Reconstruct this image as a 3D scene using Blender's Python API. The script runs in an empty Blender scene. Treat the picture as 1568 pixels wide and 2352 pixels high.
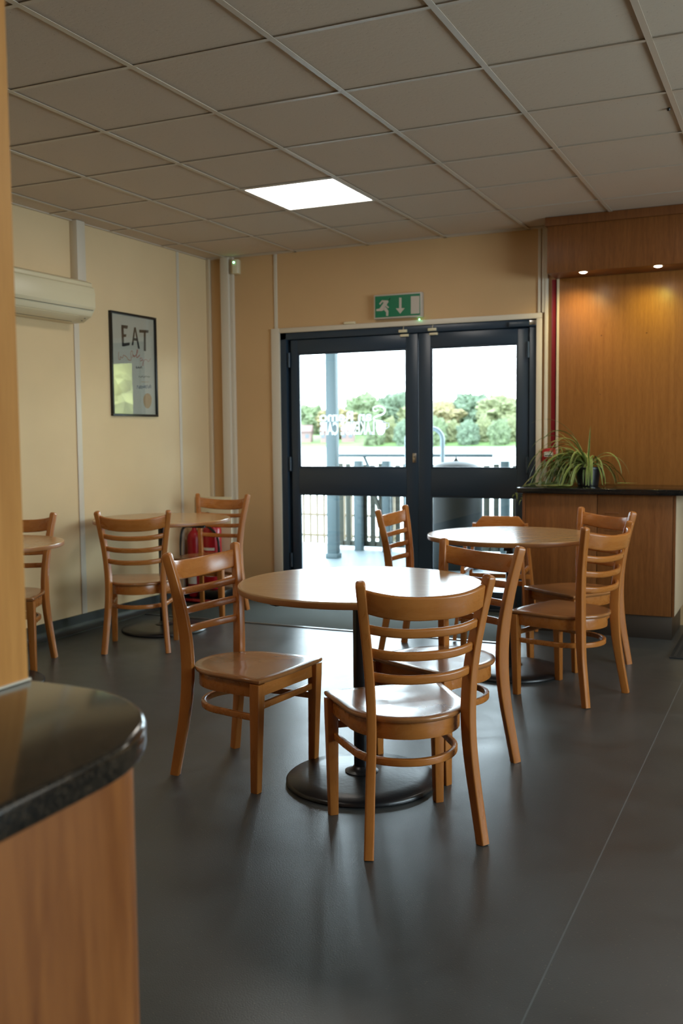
import bpy, bmesh, math, random
import numpy as np
from mathutils import Vector, Matrix, noise

sc = bpy.context.scene
COL = sc.collection
PI = math.pi

# ------------------------------------------------------------------ camera
FPX, PITCH, YAW, ROLL = 2274.47, -.0781, -.433, -.0092
CH = 1.28                                       # camera height
def _axes():
    cy, sy, cp, sp = math.cos(YAW), math.sin(YAW), math.cos(PITCH), math.sin(PITCH)
    f = Vector((sy*cp, cy*cp, sp)); ri = Vector((cy, -sy, 0)); u = ri.cross(f)
    cr, sr = math.cos(ROLL), math.sin(ROLL)
    return ri*cr+u*sr, u*cr-ri*sr, f
RI, UP, FW = _axes()
cam = bpy.data.cameras.new('camera'); camo = bpy.data.objects.new('camera', cam); COL.objects.link(camo)
cam.sensor_fit = 'VERTICAL'; cam.sensor_height = 36; cam.lens = FPX/2352*36
camo.matrix_world = Matrix(((RI.x, UP.x, -FW.x, 0), (RI.y, UP.y, -FW.y, 0), (RI.z, UP.z, -FW.z, CH), (0, 0, 0, 1)))
cam.dof.use_dof = True; cam.dof.focus_distance = 3.25; cam.dof.aperture_fstop = 4.2
cam.clip_start = .05; cam.clip_end = 600
sc.camera = camo
def ray(px, py): return RI*((px-784)/FPX) - UP*((py-1176)/FPX) + FW
def atz(px, py, z): d = ray(px, py); t = (z-CH)/d.z; return Vector((d.x*t, d.y*t, z))
def aty(px, py, Y): d = ray(px, py); t = Y/d.y; return Vector((d.x*t, Y, CH+d.z*t))
def atx(px, py, X): d = ray(px, py); t = X/d.x; return Vector((X, d.y*t, CH+d.z*t))

# ------------------------------------------------------------------ world, exposure
w = bpy.data.worlds.new('world'); sc.world = w; w.use_nodes = True
bg = w.node_tree.nodes['Background']; bg.inputs[0].default_value = (.74, .89, 1.0, 1); bg.inputs[1].default_value = 12.0
sc.view_settings.view_transform = 'Standard'; sc.view_settings.look = 'None'
sc.view_settings.gamma = 1; sc.view_settings.use_curve_mapping = False
sc.view_settings.exposure = 0.58
sc.cycles.sample_clamp_indirect = 6; sc.cycles.max_bounces = 10; sc.cycles.diffuse_bounces = 5
sc.cycles.caustics_reflective = False; sc.cycles.caustics_refractive = False
PANEL_W = 9.0

# ------------------------------------------------------------------ key dimensions
CZ = CH+1.3924                                  # ceiling height
XL, YB, XR, YF = -4.31, 6.83, 3.6, -2.6         # inner wall faces
OX, OY = -2.3209, 3.175                         # ceiling grid origin
K = CH/1.32                                     # floor plan factor of the survey

# ------------------------------------------------------------------ materials
def nm(name):
    m = bpy.data.materials.new(name); m.use_nodes = True
    return m, m.node_tree.nodes, m.node_tree.links, m.node_tree.nodes['Principled BSDF']
def plain(name, col, rough=.5, metal=0, spec=.5, bump=0, bscale=60, coat=0):
    m, n, l, b = nm(name)
    b.inputs['Base Color'].default_value = (*col, 1); b.inputs['Roughness'].default_value = rough
    b.inputs['Metallic'].default_value = metal; b.inputs['Specular IOR Level'].default_value = spec
    b.inputs['Coat Weight'].default_value = coat
    if bump:
        tc = n.new('ShaderNodeTexCoord'); t = n.new('ShaderNodeTexNoise'); t.inputs['Scale'].default_value = bscale
        bp = n.new('ShaderNodeBump'); bp.inputs['Strength'].default_value = bump; bp.inputs['Distance'].default_value = .002
        l.new(tc.outputs['Object'], t.inputs['Vector']); l.new(t.outputs['Fac'], bp.inputs['Height']); l.new(bp.outputs[0], b.inputs['Normal'])
    return m
def emis(name, col, s):
    m, n, l, b = nm(name)
    b.inputs['Base Color'].default_value = (*col, 1); b.inputs['Emission Color'].default_value = (*col, 1)
    b.inputs['Emission Strength'].default_value = s
    return m
def wood(name, c1, c2, stretch, scale=1., rough=.35, var=.35, spec=.5, fine=.5, coat=0., rough_var=.08):
    """grain: noise squeezed so that it runs along one object axis"""
    m, n, l, b = nm(name)
    tc = n.new('ShaderNodeTexCoord'); mp = n.new('ShaderNodeMapping'); mp.inputs['Scale'].default_value = stretch
    l.new(tc.outputs['Object'], mp.inputs[0])
    big = n.new('ShaderNodeTexNoise'); big.inputs['Scale'].default_value = 5*scale; big.inputs['Detail'].default_value = 5; big.inputs['Distortion'].default_value = .6
    fin = n.new('ShaderNodeTexNoise'); fin.inputs['Scale'].default_value = 45*scale; fin.inputs['Detail'].default_value = 3
    l.new(mp.outputs[0], big.inputs[0]); l.new(mp.outputs[0], fin.inputs[0])
    mx = n.new('ShaderNodeMix'); mx.data_type = 'FLOAT'; mx.inputs[0].default_value = fine
    l.new(big.outputs['Fac'], mx.inputs[2]); l.new(fin.outputs['Fac'], mx.inputs[3])
    cr = n.new('ShaderNodeValToRGB'); cr.color_ramp.elements[0].position = .5-var; cr.color_ramp.elements[1].position = .5+var
    cr.color_ramp.elements[0].color = (*c1, 1); cr.color_ramp.elements[1].color = (*c2, 1)
    l.new(mx.outputs[0], cr.inputs[0]); l.new(cr.outputs[0], b.inputs['Base Color'])
    rr = n.new('ShaderNodeMapRange'); rr.inputs[3].default_value = rough-rough_var; rr.inputs[4].default_value = rough+rough_var
    l.new(big.outputs['Fac'], rr.inputs[0]); l.new(rr.outputs[0], b.inputs['Roughness'])
    b.inputs['Specular IOR Level'].default_value = spec; b.inputs['Coat Weight'].default_value = coat; b.inputs['Coat Roughness'].default_value = .15
    return m

M = {}
M['beech'] = wood('beech lacquer', (.37, .118, .021), (.49, .178, .037), (6, 6, .9), 1.2, .30, .25, .5, .35)
M['beech_x'] = wood('beech lacquer across', (.37, .118, .021), (.49, .178, .037), (.9, 6, 6), 1.2, .28, .25, .5, .35)
M['seat'] = wood('beech seat', (.28, .105, .030), (.40, .165, .052), (5, .8, 5), 1.2, .24, .28, .5, .3, coat=.5, rough_var=.04)
M['top'] = wood('table laminate', (.38, .20, .080), (.52, .30, .125), (1., 7, 7), 1.3, .20, .3, .5, .5, rough_var=.03)
M['edge'] = wood('table edging', (.29, .105, .028), (.40, .16, .046), (3, 3, 10), 1.2, .38, .3)
M['veneer'] = wood('cherry veneer', (.125, .040, .009), (.25, .092, .022), (9, 9, .45), 1., .42, .22, .4, .5)
M['veneer_wall'] = wood('oak veneer', (.22, .082, .017), (.38, .150, .036), (9, 9, .45), 1., .38, .22, .4, .5)
M['veneer_dark'] = wood('stained oak veneer', (.12, .038, .010), (.22, .078, .020), (9, 9, .45), 1., .45, .22, .4, .5)
M['bar_wood'] = wood('bar front veneer', (.19, .055, .011), (.36, .125, .027), (5, 5, .55), .9, .42, .2, .4, .15)
M['post_wood'] = wood('pillar veneer', (.46, .19, .048), (.68, .315, .085), (9, 9, .45), .9, .42, .22, .4, .3)
M['navy'] = plain('blue grey powder coat', (.024, .042, .066), .34, 0, .5)
M['navy_dark'] = plain('dark rubber gasket', (.008, .010, .014), .5)
M['cream_trim'] = plain('cream painted trim', (.62, .50, .34), .45)
M['white_trim'] = plain('off white pvc', (.66, .58, .46), .4)
M['plastic'] = plain('ivory plastic', (.70, .61, .40), .35)
M['plastic_dark'] = plain('shadow slot', (.05, .04, .03), .6)
M['black_metal'] = plain('black powder coat', (.008, .008, .009), .28, 0, .5, .15, 90)
M['base_metal'] = plain('black cast base', (.012, .012, .013), .32, 0, .5, .25, 60)
M['chrome'] = plain('worn chrome', (.55, .53, .5), .25, 1)
M['steel'] = plain('brushed steel', (.12, .095, .075), .5, 1)
M['red'] = plain('red enamel', (.42, .008, .016), .3)
M['white'] = plain('white paint', (.75, .74, .70), .4)
M['frame_black'] = plain('black picture frame', (.006, .005, .004), .35)
M['paper'] = plain('poster paper', (.56, .57, .47), .7)
M['ink'] = plain('black brush ink', (.018, .012, .007), .6)
M['green_sign'] = plain('green sign film', (.006, .165, .075), .35)
M['sign_white'] = plain('sign white', (.50, .44, .37), .4)
M['led'] = emis('green led', (.2, 1, .45), 14)
M['panel'] = emis('lit diffuser', (1, .93, .84), PANEL_W)
M['granite'] = None
M['mat'] = plain('entrance mat pile', (.085, .10, .095), .95, 0, .2, .8, 400)
M['rubber'] = plain('black rubber mat', (.018, .022, .026), .55, 0, .4, .6, 90)
M['skirting'] = plain('dark vinyl skirting', (.016, .020, .019), .45)
M['alu'] = plain('aluminium edge', (.45, .47, .48), .3, 1)
M['pot'] = plain('black plastic pot', (.008, .008, .009), .35)
M['soil'] = plain('potting soil', (.02, .013, .008), .95)
M['leaf'] = plain('spider leaf green', (.085, .16, .022), .42, 0, .4)
M['leaf_pale'] = plain('spider leaf pale stripe', (.50, .50, .20), .42, 0, .4)
M['stem'] = plain('pale runner', (.40, .36, .12), .5)
M['timber'] = plain('grey weathered timber', (.055, .060, .048), .8, 0, .3, .6, 30)
M['timber_blue'] = plain('painted timber post', (.045, .075, .085), .6)
M['paving'] = plain('wet pale paving', (.12, .15, .165), .45, 0, .5, .5, 12)
M['lettering'] = plain('white vinyl film', (.9, .9, .9), .6)
_, n, l, b = (lambda t: t)(nm('x')) if False else nm('white vinyl lettering')
M['lettering'] = _; b.inputs['Base Color'].default_value = (.92, .92, .92, 1); b.inputs['Roughness'].default_value = .6
b.inputs['Subsurface Weight'].default_value = 0
# thin translucent film: day light shines through it
tr = n.new('ShaderNodeBsdfTranslucent'); tr.inputs[0].default_value = (.95, .97, .97, 1)
ms = n.new('ShaderNodeMixShader'); ms.inputs[0].default_value = .75
l.new(b.outputs[0], ms.inputs[1]); l.new(tr.outputs[0], ms.inputs[2]); l.new(ms.outputs[0], n['Material Output'].inputs[0])

def glass(name, tint=(.97, .99, .98), rough=0., r0=.04):
    m = bpy.data.materials.new(name); m.use_nodes = True; n = m.node_tree.nodes; l = m.node_tree.links
    n.remove(n['Principled BSDF'])
    t = n.new('ShaderNodeBsdfTransparent'); t.inputs[0].default_value = (*tint, 1)
    g = n.new('ShaderNodeBsdfGlossy'); g.inputs['Roughness'].default_value = rough
    lw = n.new('ShaderNodeLayerWeight'); lw.inputs[0].default_value = .5
    pw = n.new('ShaderNodeMath'); pw.operation = 'POWER'; pw.inputs[1].default_value = 5; l.new(lw.outputs['Facing'], pw.inputs[0])
    f = n.new('ShaderNodeMath'); f.operation = 'MULTIPLY_ADD'; f.inputs[1].default_value = .95; f.inputs[2].default_value = r0; l.new(pw.outputs[0], f.inputs[0])
    mx = n.new('ShaderNodeMixShader'); l.new(f.outputs[0], mx.inputs[0]); l.new(t.outputs[0], mx.inputs[1]); l.new(g.outputs[0], mx.inputs[2])
    l.new(mx.outputs[0], n['Material Output'].inputs[0]); return m
M['glass'] = glass('clear glass')
M['poster_glass'] = glass('picture glass', (.97, .97, .97), 0, .10)

def granite(name, c1, c2, rough):
    m, n, l, b = nm(name)
    tc = n.new('ShaderNodeTexCoord'); v = n.new('ShaderNodeTexVoronoi'); v.inputs['Scale'].default_value = 220
    ns = n.new('ShaderNodeTexNoise'); ns.inputs['Scale'].default_value = 40; ns.inputs['Detail'].default_value = 6
    l.new(tc.outputs['Object'], v.inputs['Vector']); l.new(tc.outputs['Object'], ns.inputs['Vector'])
    mx = n.new('ShaderNodeMix'); mx.data_type = 'FLOAT'; mx.inputs[0].default_value = .5
    l.new(v.outputs['Color'], mx.inputs[2]); l.new(ns.outputs['Fac'], mx.inputs[3])
    cr = n.new('ShaderNodeValToRGB'); cr.color_ramp.elements[0].position = .35; cr.color_ramp.elements[1].position = .8
    cr.color_ramp.elements[0].color = (*c1, 1); cr.color_ramp.elements[1].color = (*c2, 1)
    l.new(mx.outputs[0], cr.inputs[0]); l.new(cr.outputs[0], b.inputs['Base Color'])
    b.inputs['Roughness'].default_value = rough
    return m
M['granite'] = granite('black granite', (.006, .005, .004), (.05, .035, .022), .12)
M['granite_far'] = granite('polished black granite', (.004, .004, .004), (.02, .018, .016), .10)

def wall_mat(name, col):
    m, n, l, b = nm(name)
    tc = n.new('ShaderNodeTexCoord'); t = n.new('ShaderNodeTexNoise'); t.inputs['Scale'].default_value = 180; t.inputs['Detail'].default_value = 4
    t2 = n.new('ShaderNodeTexNoise'); t2.inputs['Scale'].default_value = 1.7; t2.inputs['Detail'].default_value = 3
    l.new(tc.outputs['Object'], t.inputs[0]); l.new(tc.outputs['Object'], t2.inputs[0])
    cr = n.new('ShaderNodeValToRGB'); cr.color_ramp.elements[0].position = .3; cr.color_ramp.elements[1].position = .7
    cr.color_ramp.elements[0].color = (*[c*.95 for c in col], 1); cr.color_ramp.elements[1].color = (*[min(1, c*1.04) for c in col], 1)
    l.new(t2.outputs['Fac'], cr.inputs[0]); l.new(cr.outputs[0], b.inputs['Base Color'])
    bp = n.new('ShaderNodeBump'); bp.inputs['Strength'].default_value = .25; bp.inputs['Distance'].default_value = .001
    l.new(t.outputs['Fac'], bp.inputs['Height']); l.new(bp.outputs[0], b.inputs['Normal'])
    b.inputs['Roughness'].default_value = .6; b.inputs['Specular IOR Level'].default_value = .3
    return m
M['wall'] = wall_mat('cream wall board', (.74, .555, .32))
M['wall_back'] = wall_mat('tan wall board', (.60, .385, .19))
M['wall_room'] = wall_mat('room wall paint', (.55, .42, .28))

def ceiling_mat():
    m, n, l, b = nm('mineral ceiling tile')
    tc = n.new('ShaderNodeTexCoord'); v = n.new('ShaderNodeTexVoronoi'); v.inputs['Scale'].default_value = 70
    l.new(tc.outputs['Object'], v.inputs['Vector'])
    ns = n.new('ShaderNodeTexNoise'); ns.inputs['Scale'].default_value = 60; ns.inputs['Detail'].default_value = 4
    l.new(tc.outputs['Object'], ns.inputs[0])
    ad = n.new('ShaderNodeMath'); ad.operation = 'MULTIPLY_ADD'; ad.inputs[1].default_value = .5; l.new(ns.outputs['Fac'], ad.inputs[0]); l.new(v.outputs['Distance'], ad.inputs[2])
    cr = n.new('ShaderNodeValToRGB'); e = cr.color_ramp.elements
    e[0].position = .27; e[0].color = (.36, .28, .20, 1); e[1].position = .36; e[1].color = (.64, .53, .41, 1)
    l.new(ad.outputs[0], cr.inputs[0]); l.new(cr.outputs[0], b.inputs['Base Color'])
    bp = n.new('ShaderNodeBump'); bp.inputs['Strength'].default_value = .4; bp.inputs['Distance'].default_value = .002
    l.new(ns.outputs['Fac'], bp.inputs['Height']); l.new(bp.outputs[0], b.inputs['Normal'])
    b.inputs['Roughness'].default_value = .9; b.inputs['Specular IOR Level'].default_value = .2
    return m
M['tile'] = ceiling_mat()
M['tbar'] = plain('painted ceiling bar', (.60, .51, .40), .4)

def floor_mat():
    m, n, l, b = nm('slate safety vinyl')
    tc = n.new('ShaderNodeTexCoord')
    a = n.new('ShaderNodeTexNoise'); a.inputs['Scale'].default_value = 2.2; a.inputs['Detail'].default_value = 8; a.inputs['Roughness'].default_value = .65; a.inputs['Distortion'].default_value = .8
    f = n.new('ShaderNodeTexNoise'); f.inputs['Scale'].default_value = 260; f.inputs['Detail'].default_value = 2
    v = n.new('ShaderNodeTexVoronoi'); v.voronoi_dimensions = '2D'; v.inputs['Scale'].default_value = 80
    for t in (a, f, v): l.new(tc.outputs['Object'], t.inputs['Vector'])
    cr = n.new('ShaderNodeValToRGB'); cr.color_ramp.elements[0].position = .2; cr.color_ramp.elements[1].position = .85
    cr.color_ramp.elements[0].color = (.033, .036, .035, 1); cr.color_ramp.elements[1].color = (.068, .072, .070, 1)
    l.new(a.outputs['Fac'], cr.inputs[0])
    # sparse glitter flecks
    lt = n.new('ShaderNodeMath'); lt.operation = 'LESS_THAN'; lt.inputs[1].default_value = .11; l.new(v.outputs['Distance'], lt.inputs[0])
    sc_ = n.new('ShaderNodeSeparateColor'); l.new(v.outputs['Color'], sc_.inputs[0])
    gt_ = n.new('ShaderNodeMath'); gt_.operation = 'GREATER_THAN'; gt_.inputs[1].default_value = .955; l.new(sc_.outputs[0], gt_.inputs[0])
    mu = n.new('ShaderNodeMath'); mu.operation = 'MULTIPLY'; l.new(lt.outputs[0], mu.inputs[0]); l.new(gt_.outputs[0], mu.inputs[1]); lt = mu
    m1 = n.new('ShaderNodeMix'); m1.data_type = 'RGBA'; m1.inputs[7].default_value = (.14, .12, .09, 1)
    l.new(lt.outputs[0], m1.inputs[0]); l.new(cr.outputs[0], m1.inputs[6])
    # welded seam running along the room
    sx = n.new('ShaderNodeSeparateXYZ'); l.new(tc.outputs['Object'], sx.inputs[0])
    d = n.new('ShaderNodeMath'); d.operation = 'ADD'; d.inputs[1].default_value = .518; l.new(sx.outputs[0], d.inputs[0])
    ab = n.new('ShaderNodeMath'); ab.operation = 'ABSOLUTE'; l.new(d.outputs[0], ab.inputs[0])
    s = n.new('ShaderNodeMath'); s.operation = 'LESS_THAN'; s.inputs[1].default_value = .0022; l.new(ab.outputs[0], s.inputs[0])
    m2 = n.new('ShaderNodeMix'); m2.data_type = 'RGBA'; m2.inputs[7].default_value = (.10, .115, .12, 1)
    l.new(s.outputs[0], m2.inputs[0]); l.new(m1.outputs[2], m2.inputs[6]); l.new(m2.outputs[2], b.inputs['Base Color'])
    rr = n.new('ShaderNodeMapRange'); rr.inputs[1].default_value = .1; rr.inputs[2].default_value = .9; rr.inputs[3].default_value = .22; rr.inputs[4].default_value = .46
    l.new(a.outputs['Fac'], rr.inputs[0]); l.new(rr.outputs[0], b.inputs['Roughness'])
    bp = n.new('ShaderNodeBump'); bp.inputs['Strength'].default_value = .35; bp.inputs['Distance'].default_value = .0015
    l.new(f.outputs['Fac'], bp.inputs['Height']); l.new(bp.outputs[0], b.inputs['Normal'])
    return m
M['floor'] = floor_mat()

# ------------------------------------------------------------------ mesh helpers
class MB:
    def __init__(s): s.v = []; s.f = []; s.m = []; s.mi = 0
    def add(s, vs, fs):
        o = len(s.v); s.v += [tuple(p) for p in vs]
        for f in fs: s.f.append([i+o for i in f]); s.m.append(s.mi)
        return s
    def box(s, x0, x1, y0, y1, z0, z1):
        if x0 > x1: x0, x1 = x1, x0
        if y0 > y1: y0, y1 = y1, y0
        v = [(x, y, z) for z in (z0, z1) for y in (y0, y1) for x in (x0, x1)]
        return s.add(v, [(0, 2, 3, 1), (4, 5, 7, 6), (0, 1, 5, 4), (2, 6, 7, 3), (0, 4, 6, 2), (1, 3, 7, 5)])
    def prism(s, poly, z0, z1, axis='z'):
        """poly: counter-clockwise outline; extruded along axis"""
        def P(a, b, c): return {'z': (a, b, c), 'y': (a, c, b), 'x': (c, a, b)}[axis]
        n = len(poly); v = [P(a, b, z0) for a, b in poly]+[P(a, b, z1) for a, b in poly]
        fs = [list(range(n))[::-1], list(range(n, 2*n))]+[(i, (i+1) % n, n+(i+1) % n, n+i) for i in range(n)]
        return s.add(v, fs)
    def lathe(s, prof, cx=0, cy=0, cz=0, n=40, axis='z'):
        v = []; fs = []; k = len(prof)
        for i in range(n):
            a = 2*PI*i/n
            for r, z in prof:
                p = (r*math.cos(a), r*math.sin(a), z)
                if axis == 'x': p = (p[2], p[0], p[1])
                if axis == 'y': p = (p[0], p[2], p[1])
                v.append((p[0]+cx, p[1]+cy, p[2]+cz))
        for i in range(n):
            j = (i+1) % n
            for q in range(k-1): fs.append((i*k+q, j*k+q, j*k+q+1, i*k+q+1))
        o = len(v)
        if prof[0][0] > 1e-6: fs.append([i*k for i in range(n)][::-1])
        if prof[-1][0] > 1e-6: fs.append([i*k+k-1 for i in range(n)])
        return s.add(v, fs)
    def sweep(s, pts, secs, rights=None, closed=False):
        """pts: path; secs: one section (list of (a,b)) per point; a along right vector, b along the other normal"""
        n = len(pts); pts = [Vector(p) for p in pts]; v = []; fs = []; k = len(secs[0])
        for i in range(n):
            if closed: t = pts[(i+1) % n]-pts[i-1]
            else: t = pts[min(i+1, n-1)]-pts[max(i-1, 0)]
            t.normalize(); r = Vector(rights[i] if rights else (0, 0, 1))
            r = (r-t*r.dot(t)).normalized(); q = t.cross(r)
            for a, b in secs[i]: v.append(pts[i]+r*a+q*b)
        m = n if closed else n-1
        for i in range(m):
            j = (i+1) % n
            for c in range(k): d = (c+1) % k; fs.append((i*k+c, i*k+d, j*k+d, j*k+c))
        if not closed: fs.append(list(range(k))[::-1]); fs.append([(n-1)*k+c for c in range(k)])
        return s.add(v, fs)
    def tube(s, pts, r, n=10, closed=False):
        rr = r if isinstance(r, (list, tuple)) else [r]*len(pts)
        secs = [[(q*math.cos(2*PI*i/n), q*math.sin(2*PI*i/n)) for i in range(n)] for q in rr]
        P = [Vector(p) for p in pts]; d = (P[1]-P[0])
        if closed: d = Vector((0, 0, 1))
        ref = min(((abs(d.normalized().dot(Vector(a))) if d.length > 1e-6 else 0), a) for a in ((1, 0, 0), (0, 1, 0), (0, 0, 1)))[1]
        rights = []; r0 = Vector(ref)
        for i in range(len(P)):
            t = (P[(i+1) % len(P)]-P[i-1]) if closed else (P[min(i+1, len(P)-1)]-P[max(i-1, 0)])
            t.normalize(); r0 = (r0-t*r0.dot(t)).normalized(); rights.append(r0.copy())
        return s.sweep(P, secs, rights, closed)
    def build(s, name, mats, parent=None, bevel=0, smooth=35, seg=2, loc=None):
        me = bpy.data.meshes.new(name); me.from_pydata(s.v, [], s.f)
        for m in (mats if isinstance(mats, (list, tuple)) else [mats]): me.materials.append(m)
        if len(me.materials) > 1:
            for p, i in zip(me.polygons, s.m): p.material_index = i
        b = bmesh.new(); b.from_mesh(me); bmesh.ops.recalc_face_normals(b, faces=b.faces)
        if bevel:
            es = [e for e in b.edges if len(e.link_faces) == 2 and e.calc_face_angle(0) > math.radians(30)]
            bmesh.ops.bevel(b, geom=es, offset=bevel, segments=seg, profile=.5, affect='EDGES', clamp_overlap=True)
        if smooth:
            for f in b.faces: f.smooth = True
        b.to_mesh(me); b.free()
        if smooth: me.set_sharp_from_angle(angle=math.radians(smooth))
        o = bpy.data.objects.new(name, me); COL.objects.link(o)
        if parent: o.parent = parent
        if loc: o.location = loc
        return o
def rrect(w, h, r, n=3):
    o = []
    for cx, cy, a0 in ((w/2-r, h/2-r, 0), (-w/2+r, h/2-r, 90), (-w/2+r, -h/2+r, 180), (w/2-r, -h/2+r, 270)):
        for i in range(n+1):
            a = math.radians(a0+90*i/n); o.append((cx+r*math.cos(a), cy+r*math.sin(a)))
    return o
def tag(o, label, cat=None, group=None, kind=None):
    if label: o['label'] = label
    if cat: o['category'] = cat
    if group: o['group'] = group
    if kind: o['kind'] = kind
    return o
def empty(name, loc=(0, 0, 0), rz=0, label=None, cat=None, group=None):
    o = bpy.data.objects.new(name, None); COL.objects.link(o); o.location = loc; o.rotation_euler.z = rz
    o.empty_display_size = .1
    return tag(o, label, cat, group)
def structure(o, label=None):
    o['kind'] = 'structure'
    if label: o['label'] = label
    return o
def lerp_tab(tab, z):
    for (z0, a0), (z1, a1) in zip(tab, tab[1:]):
        if z <= z1: t = (z-z0)/(z1-z0); return a0+(a1-a0)*t
    return tab[-1][1]
def spline(tab, n):
    """Catmull-Rom through rows of numbers"""
    T = np.array(tab, float); out = []
    for i in np.linspace(0, len(T)-1, n):
        k = min(int(i), len(T)-2); t = i-k
        p0, p1, p2, p3 = T[max(k-1, 0)], T[k], T[k+1], T[min(k+2, len(T)-1)]
        out.append(.5*((2*p1)+(p2-p0)*t+(2*p0-5*p1+4*p2-p3)*t*t+(3*p1-p0-3*p2+p3)*t**3))
    return out
def copy_tree(o, parent=None):
    c = o.copy(); COL.objects.link(c)
    if parent: c.parent = parent
    for ch in list(o.children): copy_tree(ch, c)
    return c
def area_portal(name, loc, rot, sx, sy):
    L = bpy.data.lights.new(name, 'AREA'); L.shape = 'RECTANGLE'; L.size = sx; L.size_y = sy; L.cycles.is_portal = True
    o = bpy.data.objects.new(name, L); COL.objects.link(o); o.location = loc; o.rotation_euler = rot

# ------------------------------------------------------------------ room shell
T = .15
structure(MB().box(XL-T, XR+T, YF-T, YB+T, -.12, 0).build('floor', M['floor'], smooth=0), 'dark slate grey vinyl floor with a welded seam')
DX0, DX1, DZ1 = aty(642, 766, YB).x, aty(1234, 737, YB).x, 2.063       # door opening
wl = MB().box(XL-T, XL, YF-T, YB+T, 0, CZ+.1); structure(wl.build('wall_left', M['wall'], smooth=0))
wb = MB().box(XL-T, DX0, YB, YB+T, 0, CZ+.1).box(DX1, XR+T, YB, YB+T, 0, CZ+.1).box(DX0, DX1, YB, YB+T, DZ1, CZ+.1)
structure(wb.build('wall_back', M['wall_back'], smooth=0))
WINS = [(1.3, 4.7)]; WZ0, WZ1 = .85, 2.25
wr = MB(); ys = [YF-T]+[v for a in WINS for v in a]+[YB+T]
for i in range(0, len(ys), 2): wr.box(XR, XR+T, ys[i], ys[i+1], 0, CZ+.1)
for a, c in WINS: wr.box(XR, XR+T, a, c, 0, WZ0).box(XR, XR+T, a, c, WZ1, CZ+.1)
structure(wr.build('wall_right', M['wall_room'], smooth=0))
wf = MB().box(XL-T, XR+T, YF-T, YF, 0, CZ+.1)
structure(wf.build('wall_front', M['wall_room'], smooth=0))
def window(name, axis, c, a0, a1):
    o = MB()
    def bb(u0, u1, z0, z1, d0=.03, d1=.1):
        if axis == 'x': o.box(c+d0, c+d1, u0, u1, z0, z1)
        else: o.box(u0, u1, c-d1, c-d0, z0, z1)
    e = .05
    bb(a0, a1, WZ0, WZ0+e); bb(a0, a1, WZ1-e, WZ1); bb(a0, a0+e, WZ0, WZ1); bb(a1-e, a1, WZ0, WZ1); m = (a0+a1)/2; bb(m-.03, m+.03, WZ0, WZ1)
    fr = structure(o.build(name, M['navy'], bevel=.002))
    g = MB()
    if axis == 'x': g.box(c+.06, c+.064, a0+e, a1-e, WZ0+e, WZ1-e)
    else: g.box(a0+e, a1-e, c-.064, c-.06, WZ0+e, WZ1-e)
    g.build('pane', M['glass'], fr, smooth=0)
window('window_1', 'x', XR, *WINS[0])
for a, c in WINS: area_portal('window_portal', (XR+.02, (a+c)/2, (WZ0+WZ1)/2), (0, PI/2, 0), WZ1-WZ0, c-a)
area_portal('door_portal', ((DX0+DX1)/2, YB+.1, 1.03), (-PI/2, 0, 0), DX1-DX0, 2.06)

# suspended ceiling: 600 mm tiles in a lay-in grid
LIT = [(-1, 3)]                                       # lit cells
FILL_CELLS = [(3, 3), (7, 1), (-1, -3)]  # cells of unseen panels, added as fill light
xs = sorted({XL, XR}|{OX+.6*i for i in range(-20, 20) if XL < OX+.6*i < XR})
ysg = sorted({YF, YB}|{OY+.6*i for i in range(-20, 20) if YF < OY+.6*i < YB})
ce = MB().box(XL-T, XR+T, YF-T, YB+T, CZ+.09, CZ+.2)
for x0, x1 in zip(xs, xs[1:]):
    for y0, y1 in zip(ysg, ysg[1:]):
        i, j = round((x0-OX)/.6), round((y0-OY)/.6)
        if (i, j) in LIT+FILL_CELLS and x1-x0 > .59 and y1-y0 > .59: continue
        g = .004
        random.seed(i*31+j); dz = random.uniform(0, .002)
        ce.box(x0+g, x1-g, y0+g, y1-g, CZ+.002+dz, CZ+.018)
ceil = structure(ce.build('ceiling', M['tile'], smooth=0))
gr = MB()
for x in xs[1:-1]: gr.box(x-.012, x+.012, YF, YB, CZ-.004, CZ-.0025); gr.box(x-.003, x+.003, YF, YB, CZ, CZ+.03)
for y in ysg[1:-1]: gr.box(XL, XR, y-.010, y+.010, CZ-.0035, CZ-.0022); gr.box(XL, XR, y-.003, y+.003, CZ, CZ+.03)
gr.box(XL, XL+.022, YF, YB, CZ-.004, CZ+.002).box(XL, XR, YB-.022, YB, CZ-.004, CZ+.002).box(XR-.02, XR, YF, YB, CZ-.004, CZ+.002)
gb = gr.build('grid', M['tbar'], ceil, bevel=0, smooth=0)
p = atz(1535, 250, CZ)
MB().lathe([(.0, -.012), (.006, -.011), (.009, -.004), (.006, 0)], p.x, p.y, CZ+.003, 14).build('hook', M['black_metal'], ceil)

def ceiling_light(i, j, label, grp=None):
    x0, y0 = OX+.6*i, OY+.6*j
    t = empty('ceiling_light', (x0+.3, y0+.3, CZ-.004), 0, label, 'light', grp)
    f = MB(); a, c = .288, .276
    f.box(-a, a, -a, -c, 0, .03).box(-a, a, c, a, 0, .03).box(-a, -c, -c, c, 0, .03).box(c, a, -c, c, 0, .03).box(-a, a, -a, a, .03, .04)
    f.build('frame', M['white'], t); MB().box(-c, c, -c, c, .003, .008).build('diffuser', M['panel'], t, smooth=0)
ceiling_light(*LIT[0], 'square lit panel light set flush in the tiled ceiling')
for c in FILL_CELLS: ceiling_light(*c, 'added square lit ceiling panel giving fill light, out of the picture', 'added fill panels out of the picture')

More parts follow.
